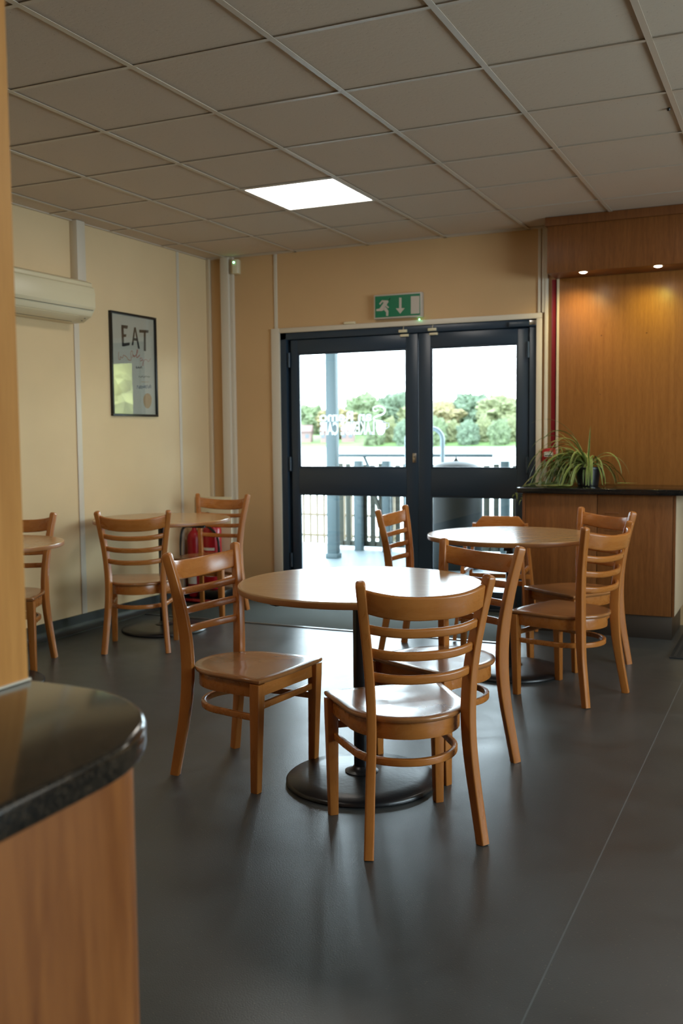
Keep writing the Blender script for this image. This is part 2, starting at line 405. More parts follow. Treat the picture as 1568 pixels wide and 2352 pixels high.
# skirting
bs = MB().box(XL, XL+.012, YF, YB, 0, .105); bs.prism([(XL+.012, 0), (XL+.05, 0), (XL+.05, .003), (XL+.026, .012), (XL+.014, .04), (XL+.012, .05)], YF, YB, 'y')
structure(bs.build('baseboard_left', M['skirting'], smooth=60), 'dark coved vinyl skirting along the left wall')
structure(MB().box(XL, DX0-.06, YB-.012, YB, 0, .105).build('baseboard_back', M['skirting']))

# wall cover strips, boxed corner duct, architrave
def trim(n, m, *boxes, mat='white_trim', bev=.002, label=None):
    o = MB()
    for b_ in boxes: o.box(*b_)
    return structure(o.build('trim_%d' % n, M[mat], bevel=bev), label)
ya, yc = atx(169, 749, XL).y, atx(182, 750, XL).y
trim(1, None, (XL, XL+.008, ya-.004, ya+.046, .105, 2.03))
y6 = atx(412, 860, XL).y; trim(2, None, (XL, XL+.006, y6-.016, y6+.016, .105, CZ))
trim(3, None, (XL, XL+.03, YB-.03, YB, .105, CZ), mat='cream_trim')
xa, xb = aty(506, 640, YB-.05).x, aty(524, 640, YB-.05).x
trim(4, None, (xa, xb, YB-.055, YB, .105, CZ), (xb, xb+.028, YB-.03, YB, .105, CZ), mat='white_trim', label='boxed duct beside the back corner')
x3 = aty(633, 650, YB).x; trim(5, None, (x3-.014, x3+.014, YB-.008, YB, 2.10, CZ))
# architrave of the doors
al, ar = aty(626, 900, YB).x, DX1+.035
trim(6, None, (al, DX0+.006, YB-.018, YB, 0, 2.10), (DX0+.006, ar, YB-.018, YB, 2.063, 2.10), (DX1-.004, ar, YB-.018, YB, 0, 2.063), bev=.004, label='cream architrave round the double doors')
trim(7, None, (aty(1236, 600, YB).x, aty(1243, 600, YB).x, YB-.012, YB, 2.10, CZ), (aty(1246, 600, YB).x, aty(1253, 600, YB).x, YB-.02, YB, 2.10, CZ))
trim(8, None, (aty(1251, 900, YB).x, aty(1258, 900, YB).x, YB-.024, YB, 0, CZ))
# threshold strip of the mat well
# ------------------------------------------------------------------ double doors
D0, D1 = YB-.0, YB+.07
def fbox(o, x0, x1, z0, z1, d0=.02, d1=.085): o.box(x0, x1, YB+d0, YB+d1, z0, z1)
df = MB()
xl_f, xr_f = DX0, DX1
fbox(df, xl_f, xl_f+.055, 0, DZ1, .0, .12); fbox(df, xr_f-.055, xr_f, 0, DZ1, .0, .12); fbox(df, xl_f, xr_f, 2.012, DZ1, .0, .12)
fbox(df, xl_f+.055, xl_f+.11, 0, 2.012, .066, .12); fbox(df, xr_f-.085, xr_f-.055, 0, 2.012, .066, .12); fbox(df, xl_f+.055, xr_f-.055, 1.985, 2.012, .066, .12); fbox(df, xl_f+.05, xr_f-.05, 0, .02, .0, .12)
dframe = structure(df.build('door_1', M['navy'], bevel=.002), 'dark blue aluminium double door frame')
px = lambda X: aty(X, 950, YB+.03).x
mid = aty(961, 950, YB+.02).x
MZ0, MZ1 = .826, 1.026
def leaf(x0, x1, gx0, gx1, name):
    o = MB(); z0, z1 = .022, 2.006; gt = 1.902; gbz = .13; d0, d1 = .012, .062
    fbox(o, x0, gx0, z0, z1, d0, d1); fbox(o, gx1, x1, z0, z1, d0, d1)
    fbox(o, gx0, gx1, gt, z1, d0, d1); fbox(o, gx0, gx1, MZ0, MZ1, d0, d1); fbox(o, gx0, gx1, z0, gbz, d0, d1)
    L = o.build(name, M['navy'], dframe, bevel=.003)
    be = MB()
    for a, c in ((gbz, MZ0), (MZ1, gt)):
        e = .012
        fbox(be, gx0, gx0+e, a, c, .018, .03); fbox(be, gx1-e, gx1, a, c, .018, .03); fbox(be, gx0+e, gx1-e, a, a+e, .018, .03); fbox(be, gx0+e, gx1-e, c-e, c, .018, .03)
    be.build('glazing_bead', M['navy'], L, bevel=.002)
    for a, c in ((gbz, MZ0), (MZ1, gt)):
        g = MB(); fbox(g, gx0, gx1, a, c, .034, .038); g.build('pane', M['glass'], L, smooth=0)
    return L
LL = leaf(xl_f+.088, mid-.003, px(687), px(935), 'door_leaf')
RL = leaf(mid+.003, xr_f-.062, px(991), px(1189), 'door_leaf')
h = MB()
for z in (.25, 1.0, 1.8): h.lathe([(0, 0), (.011, 0), (.011, .11), (0, .11)], xl_f+.075, YB+.006, z, 12)
h.build('hinge', M['navy'], LL)
h = MB()
for z in (.25, 1.0, 1.8): h.lathe([(0, 0), (.011, 0), (.011, .11), (0, .11)], xr_f-.066, YB+.006, z, 12)
h.build('hinge', M['navy'], RL)
# lock plate with turned thumb knob
p = aty(952, 1052, YB+.01)
lk = MB().box(p.x-.014, p.x+.014, YB+.004, YB+.013, p.z-.035, p.z+.035); lk.lathe([(0, 0), (.008, 0), (.008, .012), (0, .012)], p.x-.002, YB-.006, p.z+.012, 12, 'y')
lk.build('lock_plate', M['chrome'], LL, bevel=.0015)
p = aty(1200, 745, YB-.02)
cl = MB().box(p.x-.10, xr_f-.004, YB-.02, YB+.002, 2.012, 2.05); cl.build('door_closer', M['navy'], dframe, bevel=.006, seg=3)
MB().box(xr_f-.052, xr_f-.006, YB-.022, YB+.001, 2.02, 2.055).build('closer_end_cap', M['chrome'], dframe, bevel=.004)
# vinyl lettering on the inside of the left upper pane, readable from outside
def text_mesh(s, size, sx=1., offset=0., extr=.0006, font=None):
    c = bpy.data.curves.new('t', 'FONT'); c.body = s; c.size = size; c.extrude = extr; c.offset = offset; c.align_x = 'LEFT'
    c.resolution_u = 6
    o = bpy.data.objects.new('t', c); COL.objects.link(o); dg = bpy.context.evaluated_depsgraph_get(); dg.update()
    me = bpy.data.meshes.new_from_object(o.evaluated_get(dg)); bpy.data.objects.remove(o)
    return me
def fit_text(s, name, parent, mat, to, w, h, size=.1, offset=0.):
    """scale the text mesh to w x h and map local (u right, v up) by to(u, v, d)"""
    me = text_mesh(s, size, offset=offset); co = np.array([v.co[:] for v in me.vertices]); mn, mx = co.min(0), co.max(0)
    for v in me.vertices:
        u = (v.co.x-mn[0])/(mx[0]-mn[0])*w; q = (v.co.y-mn[1])/(mx[1]-mn[1])*h
        v.co = to(u, q, v.co.z)
    me.materials.clear(); me.materials.append(mat); me.name = name
    o = bpy.data.objects.new(name, me); COL.objects.link(o); o.parent = parent
    return o
YG = YB+.0325
def onpane(xr, zb):                         # mirrored as seen from inside: u runs towards -x
    return lambda u, v, d: Vector((xr-u, YG+d, zb+v))
def pp(X, Y): return aty(X, Y, YG)
a, c = pp(872, 967), pp(733, 950)
fit_text('an Remo', 'lettering', LL, M['lettering'], onpane(pp(853, 960).x, a.z), pp(853, 960).x-c.x, pp(800, 944).z-a.z, offset=.004)
S_ = spline([(pp(x, y).x, pp(x, y).z, r) for x, y, r in ((868, 941, .006), (864, 944, .007), (858, 943, .008), (857, 937, .009), (866, 933, .010), (878, 935, .011), (884, 943, .012), (879, 951, .012), (868, 955, .012), (858, 960, .011), (862, 966, .010), (875, 967, .009), (884, 971, .005))], 60)
s_ = MB()
for i in range(len(S_)-1):
    (x0, z0, r0), (x1, z1, r1) = S_[i], S_[i+1]; t = Vector((x1-x0, 0, z1-z0)).normalized(); q = Vector((-t.z, 0, t.x))
    s_.add([Vector((x0, YG, z0))+q*r0*.6, Vector((x1, YG, z1))+q*r1*.6, Vector((x1, YG, z1))-q*r1*.6, Vector((x0, YG, z0))-q*r0*.6], [(0, 1, 2, 3)])
s_.build('lettering', M['lettering'], LL, smooth=0)
b0, b1 = pp(860, 999), pp(734, 969)
fit_text('LAKESIDE CAFE', 'lettering', LL, M['lettering'], onpane(b0.x, b0.z), b0.x-b1.x, b1.z-b0.z, offset=.004)
cu = MB(); cp_ = [pp(x, y) for x, y in ((863, 969), (884, 968), (886, 980), (883, 993), (878, 999), (869, 999), (864, 990))]
cu.add([Vector((q.x, YG, q.z)) for q in cp_], [list(range(len(cp_)))])
hd = [pp(x, y) for x, y in ((885, 971), (892, 972), (893, 980), (886, 985))]
cu.tube([Vector((q.x, YG, q.z)) for q in hd], .0045, 6); cu.build('cup_mark', M['lettering'], LL, smooth=0)

# ------------------------------------------------------------------ floor mats
mx0, mx1 = -4.24, -1.66; my0 = 5.80
em = MB().box(mx0, mx1, my0+.012, YB-.03, .0, .006).build('entrance_mat', M['mat'], bevel=.002); tag(em, 'grey green entrance mat lying inside the double doors', 'mat')
MB().box(mx0-.01, mx1+.01, my0, my0+.014, 0, .0075).build('edging', M['alu'], em, bevel=.001)
q = [atz(x, y, .01) for x, y in ((1536, 1508), (1568, 1470))]
rm = MB().box(q[0].x, .3, q[0].y, 7.0-.25, 0, .007); rmo = rm.build('rubber_mat', M['rubber'], bevel=.002)
tag(rmo, 'black rubber mat on the floor at the right edge beyond the cabinet', 'mat')
rb = MB()
for i in range(26): rb.box(q[0].x+.02+.035*i, q[0].x+.035+.035*i, q[0].y+.02, 6.73, .007, .009)
rb.build('ribs', M['rubber'], rmo, smooth=0)

# ------------------------------------------------------------------ tables
def make_table(R=.446):
    t = empty('round_table'); h = .742
    tp = MB(); th = .025
    tp.lathe([(0, h-th), (R-.006, h-th), (R-.001, h-th+.002), (R, h-th+.006), (R, h-.005), (R-.0015, h-.0012), (R-.005, h), (R-.008, h), (R-.02, h), (0, h)], n=96)
    o = tp.build('tabletop', [M['top'], M['edge']], t, smooth=50)
    for f in o.data.polygons:
        c = f.center; 
        if math.hypot(c.x, c.y) > R-.0008 or c.z < h-.01: f.material_index = 1
    MB().lathe([(.026, .02), (.028, .03), (.028, h-th-.02), (.026, h-th-.01)], n=32).build('pole', M['black_metal'], t)
    b = MB().lathe([(0, 0), (.272, 0), (.280, .004), (.280, .012), (.272, .019), (.20, .026), (.10, .034), (.05, .038), (0, .038)], n=72); b.build('base', M['base_metal'], t, smooth=50)
    MB().lathe([(.060, .0365), (.062, .040), (.052, .044), (.036, .048), (.030, .058), (.0285, .060)], n=36).build('collar', M['base_metal'], t, smooth=60)
    s = MB(); L_ = R-.075
    for a in (PI/4, 3*PI/4):
        d = Vector((math.cos(a), math.sin(a), 0)); r = Vector((-d.y, d.x, 0))
        s.sweep([-d*L_+Vector((0, 0, h-th-.012)), Vector((0, 0, h-th-.014)), d*L_+Vector((0, 0, h-th-.012))], [[(-.02, -.011), (.02, -.011), (.02, .011), (-.02, .011)]]*3, [r]*3)
    s.build('support_bracket', M['black_metal'], t, bevel=.002)
    return t
tb = make_table(); tabs = [tb, copy_tree(tb), copy_tree(tb)]
g = 'round beech tables of the cafe'
for o, (x, y, rz), lab in zip(tabs, ((-1.444, 3.281, .25), (-1.386, 5.155, 1.0), (-3.80, 5.405, .6)),
        ('round beech-topped pedestal table in the centre foreground with daylight glare on it',
         'round beech-topped pedestal table between the double doors and the cabinet with the plant',
         'round beech-topped pedestal table in the far left corner below the framed poster')):
    o.location = (x, y, 0); o.rotation_euler.z = rz; tag(o, lab, 'table', g)
t4 = make_table(.40); t4.location = (-3.80, 3.83, 0); t4.rotation_euler.z = .4
tag(t4, 'round beech-topped table at the left edge, mostly hidden by the wooden pillar', 'table', g)

# ------------------------------------------------------------------ ladder-back chairs
def d_outline(a, b, yf, xf, n=28, bulge=.012):
    """D shape: straight front with sharp corners, rounded back; counter-clockwise seen from above"""
    pts = []
    for i in range(9): t = -1+2*i/8; pts.append((xf*-t, yf+bulge*(1-t*t)))          # front, from +x to -x
    side = [(-xf, yf), (-xf*.995, yf*.55)]
    left = []
    for i in range(n+1):
        an = PI+PI*i/n; left.append((a*math.cos(an), b*math.sin(an)))
    pts = pts+[(-(xf*.5+a*.5)-.001, yf*.5)]+left+[((xf*.5+a*.5)+.001, yf*.5)]
    return pts
POST = [(-.0, .1869, -.214), (.11, .1775, -.196), (.22, .1685, -.178), (.32, .1615, -.168), (.417, .1595, -.164), (.52, .164, -.166), (.62, .174, -.175), (.73, .190, -.192), (.835, .2065, -.2126)]
def post_xy(z): return lerp_tab([(r[0], r[1]) for r in POST], z), lerp_tab([(r[0], r[2]) for r in POST], z)
def make_chair():
    t = empty('ladder_back_chair')
    zs = .4173
    # seat: sheet with a shallow scoop
    ol = d_outline(.199, .207, .2003, .2092); cxy = Vector((0, 0))
    rings = []; mb = MB(); N = len(ol)
    def ring(s, z): return [(x*s, y*s, z) for x, y in ol]
    prof = [(.965, zs-.018), (.99, zs-.015), (1., zs-.009), (1., zs-.006), (.992, zs-.0015), (.975, zs)]
    v = []; f = []
    for s, z in prof: v += ring(s, z)
    for s in (.86, .72, .56, .40, .22):
        d = .007*(1-max(0, (s-.40)/.56))**1.3
        for x, y in ol: v.append((x*s, y*s, zs-d*(1 if y < .08 else .5)))
    k = len(prof)+5
    for r in range(k-1):
        for i in range(N): j = (i+1) % N; f.append((r*N+i, r*N+j, (r+1)*N+j, (r+1)*N+i))
    f.append(list(range(N))[::-1]); f.append([(k-1)*N+i for i in range(N)])
    mb.add(v, f); mb.build('seat', M['seat'], t, smooth=50)
    # curved apron below it
    ia = d_outline(.184, .190, .178, .190, bulge=0); ib = d_outline(.166, .172, .160, .172, bulge=0)
    z0, z1 = zs-.072, zs-.018; ap = MB(); v = [(x, y, z) for z in (z0, z1) for x, y in ia]+[(x, y, z) for z in (z0, z1) for x, y in ib]; f = []
    for i in range(N):
        j = (i+1) % N
        f += [(i, j, N+j, N+i), (2*N+j, 2*N+i, 3*N+i, 3*N+j), (j, i, 2*N+i, 2*N+j), (N+i, N+j, 3*N+j, 3*N+i)]
    ap.add(v, f).build('seat_rail', M['beech_x'], t, bevel=.0015)
    # back posts that run down into the rear legs
    for s in (-1, 1):
        rows = spline(POST, 26); pts = [(s*r[1], r[2], r[0]) for r in rows]
        pts[0] = (pts[0][0], pts[0][1], 0); secs = []
        for r in rows:
            z = r[0]; dpt = .034+.012*math.exp(-((z-.42)/.25)**2); wd = .030
            secs.append(rrect(wd, dpt, .005))
        # rounded upper end
        tp = pts[-1]; tz = Vector(pts[-1])-Vector(pts[-2]); tz.normalize()
        for e, sc_ in ((.006, .93), (.010, .78), (.0125, .5)):
            pts.append(tuple(Vector(tp)+tz*e)); secs.append([(a*sc_ if True else a, b*sc_) for a, b in secs[-1]] if sc_ == .93 else [(a*sc_, b*sc_) for a, b in rrect(.030, .035, .006)])
        rights = [(math.cos(s*.30), math.sin(s*.30), 0)]*len(pts)
        mb = MB().sweep(pts, secs, rights); mb.build('rear_leg', M['beech'], t, smooth=50)
    # curved top rail and slats
    def crossbar(zc, hgt, thk, sag, dip, name, taper=0, r=.005):
        x, y = post_xy(zc); n = 18; pts = []; secs = []
        xe = x-.006
        for i in range(n+1):
            u = -1+2*i/n; lean = -.013*abs(0); bw = 1-abs(u)**2.6; pts.append((xe*u, y-.001-sag*bw, zc-dip*bw))
            hh = hgt*(1-taper*(abs(u)**3)); secs.append(rrect(hh, thk, r))
        # lean back with the posts
        y1 = post_xy(min(zc+.03, .83))[1]-post_xy(zc-.03)[1]
        MB().sweep(pts, secs, [(0, y1/.06, 1)]*len(pts)).build(name, M['beech_x'], t, smooth=50)
    crossbar(.7865, .074, .018, .064, .022, 'top_rail', .05, .006)
    for zc, dp in ((.700, .015), (.625, .012), (.550, .010)): crossbar(zc, .029, .016, .050, dp, 'slat', 0, .007)
    # front legs
    for s in (-1, 1):
        pts = []; secs = []
        for z, wdt in ((0, .029), (.002, .031), (.2, .036), (.35, .041), (zs-.019, .041)):
            x = .1934-.002+(.0)*z; pts.append((s*(.1905-.018*0), .1665+.012*z/.4, z)); secs.append(rrect(wdt, wdt, .004))
        MB().sweep(pts, secs, [(1, 0, 0)]*len(pts)).build('front_leg', M['beech'], t, smooth=50)
    # bent hoop stretcher and straight front stretcher
    hp = []
    for i in range(31):
        u = i/30
        an = PI+PI*u; hp.append((.168*math.cos(an), .176*math.sin(an)+.0))
    hp = [(-.180, .165), (-.176, .08)]+hp+[(.176, .08), (.180, .165)]
    hp = [tuple(p) for p in spline(hp, 60)]
    MB().sweep([(x, y, .270) for x, y in hp], [rrect(.024, .017, .004)]*60, [(0, 0, 1)]*60).build('hoop_stretcher', M['beech_x'], t, smooth=50)
    MB().box(-.176, .176, .160, .176, .296, .320).build('front_stretcher', M['beech_x'], t, bevel=.003)
    return t
ch = make_chair()
CH_ = [((-1.186, 3.038, .717), 'beech ladder-back chair nearest the viewer, its back turned, at the centre table'),
       ((-1.946, 3.326, -1.681), 'beech ladder-back chair to the left of the centre table, empty seat facing right'),
       ((-1.278, 3.715, 2.676), 'beech ladder-back chair tucked in on the far right side of the centre table'),
       ((-1.044, 4.978, 1.231), 'beech ladder-back chair on the right of the table by the cabinet, the nearer of two'),
       ((-1.143, 5.673, 2.486), 'beech ladder-back chair standing against the cabinet, the farther of two'),
       ((-2.032, 5.603, 4.699), 'beech ladder-back chair in front of the double doors, seen over the centre table'),
       ((-3.739, 5.067, .483), 'beech ladder-back chair with its back to us at the table below the poster'),
       ((-3.942, 6.189, 3.189), 'beech ladder-back chair in the far left corner in front of the fire extinguishers'),
       ((-4.12, 4.319, 3.558), 'beech ladder-back chair at the left edge, half hidden by the wooden pillar')]
cg = 'ladder-back cafe chairs'
for i, ((x, y, a), lab) in enumerate(CH_):
    o = ch if i == 0 else copy_tree(ch)
    o.location = (x*K, y*K, .0065 if i == 7 else 0); o.rotation_euler.z = a; tag(o, lab, 'chair', cg)

# ------------------------------------------------------------------ child's high chair behind the second table
def high_chair():
    c = atz(1150, 1420, 0)
    Y = 6.00
    xc = aty(1158, 1180, Y+.14).x-.01
    t = empty('high_chair', (xc, Y, .0065), .12, 'wooden child\'s high chair with armrests standing in front of the right door', 'high chair')
    def bar(p, q_, a, b_, name, m='beech', up=(0, 1, 0)):
        return MB().sweep([p, q_], [rrect(a, b_, .003)]*2, [up]*2).build(name, M[m], t, smooth=50)
    # four splayed legs
    for sx in (-1, 1):
        bar((sx*.225, .21, 0), (sx*.165, .13, .70), .032, .020, 'leg'); bar((sx*.225, -.21, 0), (sx*.165, -.13, .66), .032, .020, 'leg')
        bar((sx*.150, .15, .645), (sx*.185, -.22, .620), .018, .055, 'armrest', 'beech_x', (0, 0, 1))
        bar((sx*.195, .16, .25), (sx*.195, -.16, .25), .024, .018, 'side_rail', 'beech_x', (0, 0, 1))
        bar((sx*.18, .14, .42), (sx*.18, -.14, .42), .024, .018, 'side_rail', 'beech_x', (0, 0, 1))
    # shaped back board
    MB().prism([(-.175, .61), (.175, .61), (.175, .675), (.115, .745), (-.115, .745), (-.175, .675)], .135, .155, 'y').build('backrest', M['beech_x'], t, bevel=.006, seg=3)
    MB().box(-.16, .16, -.14, .14, .455, .470).build('seat', M['seat'], t, bevel=.004)
    for y in (-.15, .15): bar((-.19, y, .36), (.19, y, .36), .030, .018, 'cross_rail', 'beech_x', (0, 0, 1))
    bar((-.2, -.19, .13), (.2, -.19, .13), .022, .018, 'cross_rail', 'beech_x', (0, 0, 1))
high_chair()

# ------------------------------------------------------------------ cabinet with granite top, veneer wall panel, bulkhead
YC = 6.28                                              # cabinet front face
cx0, cx1 = aty(1199, 1160, YC).x, aty(1552, 1160, YC).x
CT = aty(1186, 1120, YC-.05).z                          # top surface height
ct0 = aty(1186, 1120, YC-.05).x
cab = empty('cabinet', ((cx0+cx1)/2, YC, 0), 0, 'low cherry veneer cabinet with steel plinth under the spider plant', 'cabinet')
def local(o): o.location = (-(cx0+cx1)/2, -YC, 0); return o
pz = aty(1550, 1418, YC).z
local(MB().box(cx0, cx1-.02, YC+.018, YB-.03, pz, CT-.036).build('body', M['veneer'], cab))
local(MB().box(cx0, cx0+.02, YC, YC+.018, pz, CT-.036).build('side_strip', M['veneer_dark'], cab, bevel=.001))
local(MB().box(cx1-.016, cx1, YC, YC+.018, pz, CT-.036).build('side_strip', M['veneer_dark'], cab, bevel=.001))
dm = aty(1371, 1160, YC).x
for a, c in ((cx0+.023, dm-.002), (dm+.002, cx1-.018)):
    d = local(MB().box(a, c, YC, YC+.018, pz, CT-.037).build('door', M['veneer'], cab, bevel=.0012))
    if a > dm:
        for zz in (aty(1405, 1179, YC).z, aty(1400, 1218, YC).z):
            hx = aty(1404, 1179, YC).x
            MB().box(hx-.042, hx+.042, YC-.0012, YC+.002, zz-.007, zz+.007).build('pull_recess', M['veneer_dark'], d, bevel=.001)
ep = local(MB().box(cx1-.02, cx1, YC+.018, YB-.03, pz, CT-.036).build('end_panel', M['cream_trim'], cab, bevel=.001)); tag(ep, 'cream laminate end panel')
local(MB().box(cx0+.02, cx1-.015, YC+.022, YB-.04, 0, pz).build('plinth', M['steel'], cab, bevel=.001))
gt = MB().box(ct0, cx1+.22, YC-.05, YB-.036, CT-.036, CT).build('countertop', M['granite_far'], bevel=.004, seg=3)
tag(gt, 'polished black granite countertop under the spider plant at the right', 'countertop')
# veneer panel above and the bulkhead with two spots
wpx = aty(1283, 800, YB-.03).x
BZ = aty(1260, 628, 6.53).z; bx0 = aty(1256, 560, 6.53).x
trim(9, None, (wpx-.016, wpx, YB-.034, YB, CT, BZ), mat='cream_trim', bev=.001)
structure(MB().box(wpx, .25, YB-.030, YB, CT-.04, BZ+.01).build('trim_10', M['veneer_wall'], bevel=.001), 'oak veneer wall panel behind the counter')
structure(MB().box(bx0, .25, 6.53, YB-.001, BZ, CZ-.056).build('trim_11', M['veneer'], bevel=.002), 'cherry veneer bulkhead over the counter')
structure(MB().box(bx0-.012, .26, 6.518, YB-.001, CZ-.056, CZ).build('trim_12', M['veneer_dark'], bevel=.002), 'dark top band of the bulkhead')
sm = MB()
for X, Y in ((742/3.36+1160, 1042/3.36+460), (1090/3.36+1160, 1022/3.36+460), (733/3.36+1160, 1497/3.36+460)):
    q = aty(X, Y, YB-.031); sm.lathe([(0, -.0025), (.004, -.002), (.005, 0)], q.x, YB-.03, q.z, 10, 'y')
sm.build('screw_cap', M['veneer_dark'], bpy.data.objects['trim_10'])
def downlight(X, Y, col, e, lab):
    q = atz(X, Y, BZ)
    t = empty('downlight', (q.x, q.y, BZ), 0, lab, 'spotlight', 'spotlights in the veneer bulkhead')
    MB().lathe([(.027, -.0015), (.034, -.002), (.040, -.001), (.040, 0)], n=32).build('ring', M['chrome'], t)
    MB().lathe([(0, -.009), (.010, -.008), (.019, -.005), (.0265, -.0005)], n=24).build('lens', emis('lit lens', (1, .9, .7), 25), t, smooth=0)
    L = bpy.data.lights.new('spot', 'SPOT'); L.energy = e; L.color = col; L.spot_size = math.radians(125); L.spot_blend = 1.; L.shadow_soft_size = .02
    o = bpy.data.objects.new('spot', L); COL.objects.link(o); o.parent = t; o.location = (-.015, .01, -.012); o.rotation_euler = (math.radians(14), math.radians(12), 0)
downlight(1339, 625, (1, .80, .36), 8, 'lit recessed spotlight in the veneer bulkhead, the left one with a warm amber glow')
downlight(1511, 611, (.88, .84, .12), 7, 'lit recessed spotlight in the veneer bulkhead, the right one with a yellow glow')

# red conduit and fire alarm call point
q0, q1 = aty(1266, 800, YB-.02), aty(1276, 800, YB-.02)
cz0 = aty(1262, 1030, YB-.02).z
tag(MB().box(q0.x, q1.x, YB-.024, YB, cz0, BZ).build('red_conduit', plain('dark red trunking', (.20, .006, .012), .35), bevel=.002), 'narrow red cable trunking running down the wall beside the veneer panel', 'trunking')
cpo = empty('fire_alarm_call_point', (q0.x-.008, YB, cz0-.045), 0, 'red fire alarm call point on the wall behind the spider plant leaves', 'fire alarm')
MB().box(-.045, .045, -.05, 0, -.045, .045).build('housing', M['red'], cpo, bevel=.005); MB().box(-.030, .030, -.052, -.0495, -.012, .022).build('glass_element', M['white'], cpo)
MB().box(-.026, .026, -.0535, -.0515, -.006, .0).build('printed_strip', M['ink'], cpo)

# ------------------------------------------------------------------ spider plant
def spider_plant():
    q = aty(1350, 1117, 6.57); t = empty('spider_plant', (q.x, 6.57, CT), 0, 'green and cream striped spider plant in a black pot on the granite countertop', 'plant')
    MB().lathe([(0, 0), (.062, 0), (.066, .004), (.080, .108), (.086, .110), (.086, .122), (.078, .122), (.076, .11)], n=36).build('pot', M['pot'], t)
    MB().lathe([(0, .112), (.05, .113), (.077, .108)], n=24).build('soil', M['soil'], t)
    mb = MB(); random.seed(4)
    floor_z = .011
    def leafblade(root, az, el, L, wid, droop, twist=0.):
        n = 14; p = Vector(root); d = Vector((math.cos(az)*math.cos(el), math.sin(az)*math.cos(el), math.sin(el))); rows = []
        for i in range(n+1):
            u = i/n; ww = wid*(min(1, .45+u*2.2))*(1-u**2.6)**.8+.0004
            side = d.cross(Vector((0, 0, 1)));
            if side.length < 1e-3: side = Vector((1, 0, 0))
            side.normalize(); nrm = side.cross(d).normalized(); side = (side*math.cos(twist*u)+nrm*math.sin(twist*u)).normalized(); nrm = side.cross(d).normalized()
            rows.append([p+side*(ww*a)+nrm*(abs(a)*ww*.35) for a in (-1, -.70, 0, .70, 1)])
            d = d+Vector((0, 0, -droop/n*(1+u*1.6))); d.normalize(); p = p+d*(L/n)
            if p.z < floor_z and (p.x > ct0-q.x+.02):
                p.z = floor_z+random.uniform(0, .004); d.z = max(d.z, 0.02); d.normalize()
            if p.y+6.57 > YB-.04: p.y = YB-.04-6.57
        v = [c for r in rows for c in r]
        for i in range(n):
            for k in range(4):
                mb.mi = 1 if k in (0, 3) else 0
                mb.add([], [])
                o = len(mb.v)
                mb.v += [tuple(rows[i][k]), tuple(rows[i][k+1]), tuple(rows[i+1][k+1]), tuple(rows[i+1][k])]
                mb.f.append([o, o+1, o+2, o+3]); mb.m.append(mb.mi)
    # main crown: strongly to the left, fewer to the right
    for i in range(112):
        az = random.gauss(PI, .75) if i < 88 else random.uniform(-PI, PI)
        el = random.uniform(.30, 1.35); L = random.uniform(.30, .58) if math.cos(az) < -.2 else random.uniform(.26, .40)
        r = random.uniform(0, .03); leafblade((math.cos(az)*r, math.sin(az)*r, .125), az, el, L, random.uniform(.0055, .0095), random.uniform(1.4, 3.4), random.uniform(-.8, .8))
    for az, el, L, dr in ((.05, .95, .30, 2.6), (-.2, .7, .30, 2.3), (.2, .55, .26, 1.9), (-.5, .8, .26, 2.9), (-.1, .4, .28, 1.6), (-1.2, .9, .22, 3.4), (-1.7, .9, .2, 3.6), (-1.5, .6, .2, 3.4)):
        leafblade((0, 0, .125), az, el, L, .0065, dr, .3)
    # upright leaf folded at its tip and two long wisps
    leafblade((0.0, 0, .13), 1.2, 1.5, .26, .008, .25); leafblade((-.02, 0, .13), 2.9, 1.1, .46, .004, .9); leafblade((-.03, 0, .13), 3.0, .95, .40, .005, 1.1)
    # plantlets on runners at the left end of the counter
    def plantlet(c, n, L):
        for i in range(n):
            az = 2*PI*i/n+random.uniform(-.3, .3); leafblade(c, az, random.uniform(.1, 1.2), L*random.uniform(.6, 1.1), .004, random.uniform(1, 2.4))
    for x, y, z, n_, L_ in ((-.18, -.03, .10, 16, .19), (-.24, .05, .07, 14, .15), (-.29, -.06, .012, 12, .08), (-.13, .06, .15, 14, .20), (-.2, .0, .17, 12, .2)): plantlet((x, y, z), n_, L_)
    fo = mb.build('foliage', [M['leaf'], M['leaf_pale']], t, smooth=60)
    sx = ct0-q.x
    rn = MB()
    for pts in ([(0, 0, .13), (-.15, -.02, .18), (-.30, -.04, .10), (sx-.012, -.06, .015), (sx-.03, -.07, -.10)], [(0, 0, .13), (-.12, .0, .19), (-.28, .02, .12), (sx-.02, .0, .02), (sx-.09, .0, -.07)]):
        rn.tube([tuple(p) for p in spline(pts, 24)], .0016, 6)
    rn.build('runner', M['stem'], t)
    for c_ in ((sx-.03, -.07, -.10), (sx-.09, 0, -.07)):
        mb.v, mb.f, mb.m = [], [], []
        plantlet(c_, 6, .06); mb.build('plantlet', [M['leaf'], M['leaf_pale']], t, smooth=60)
spider_plant()

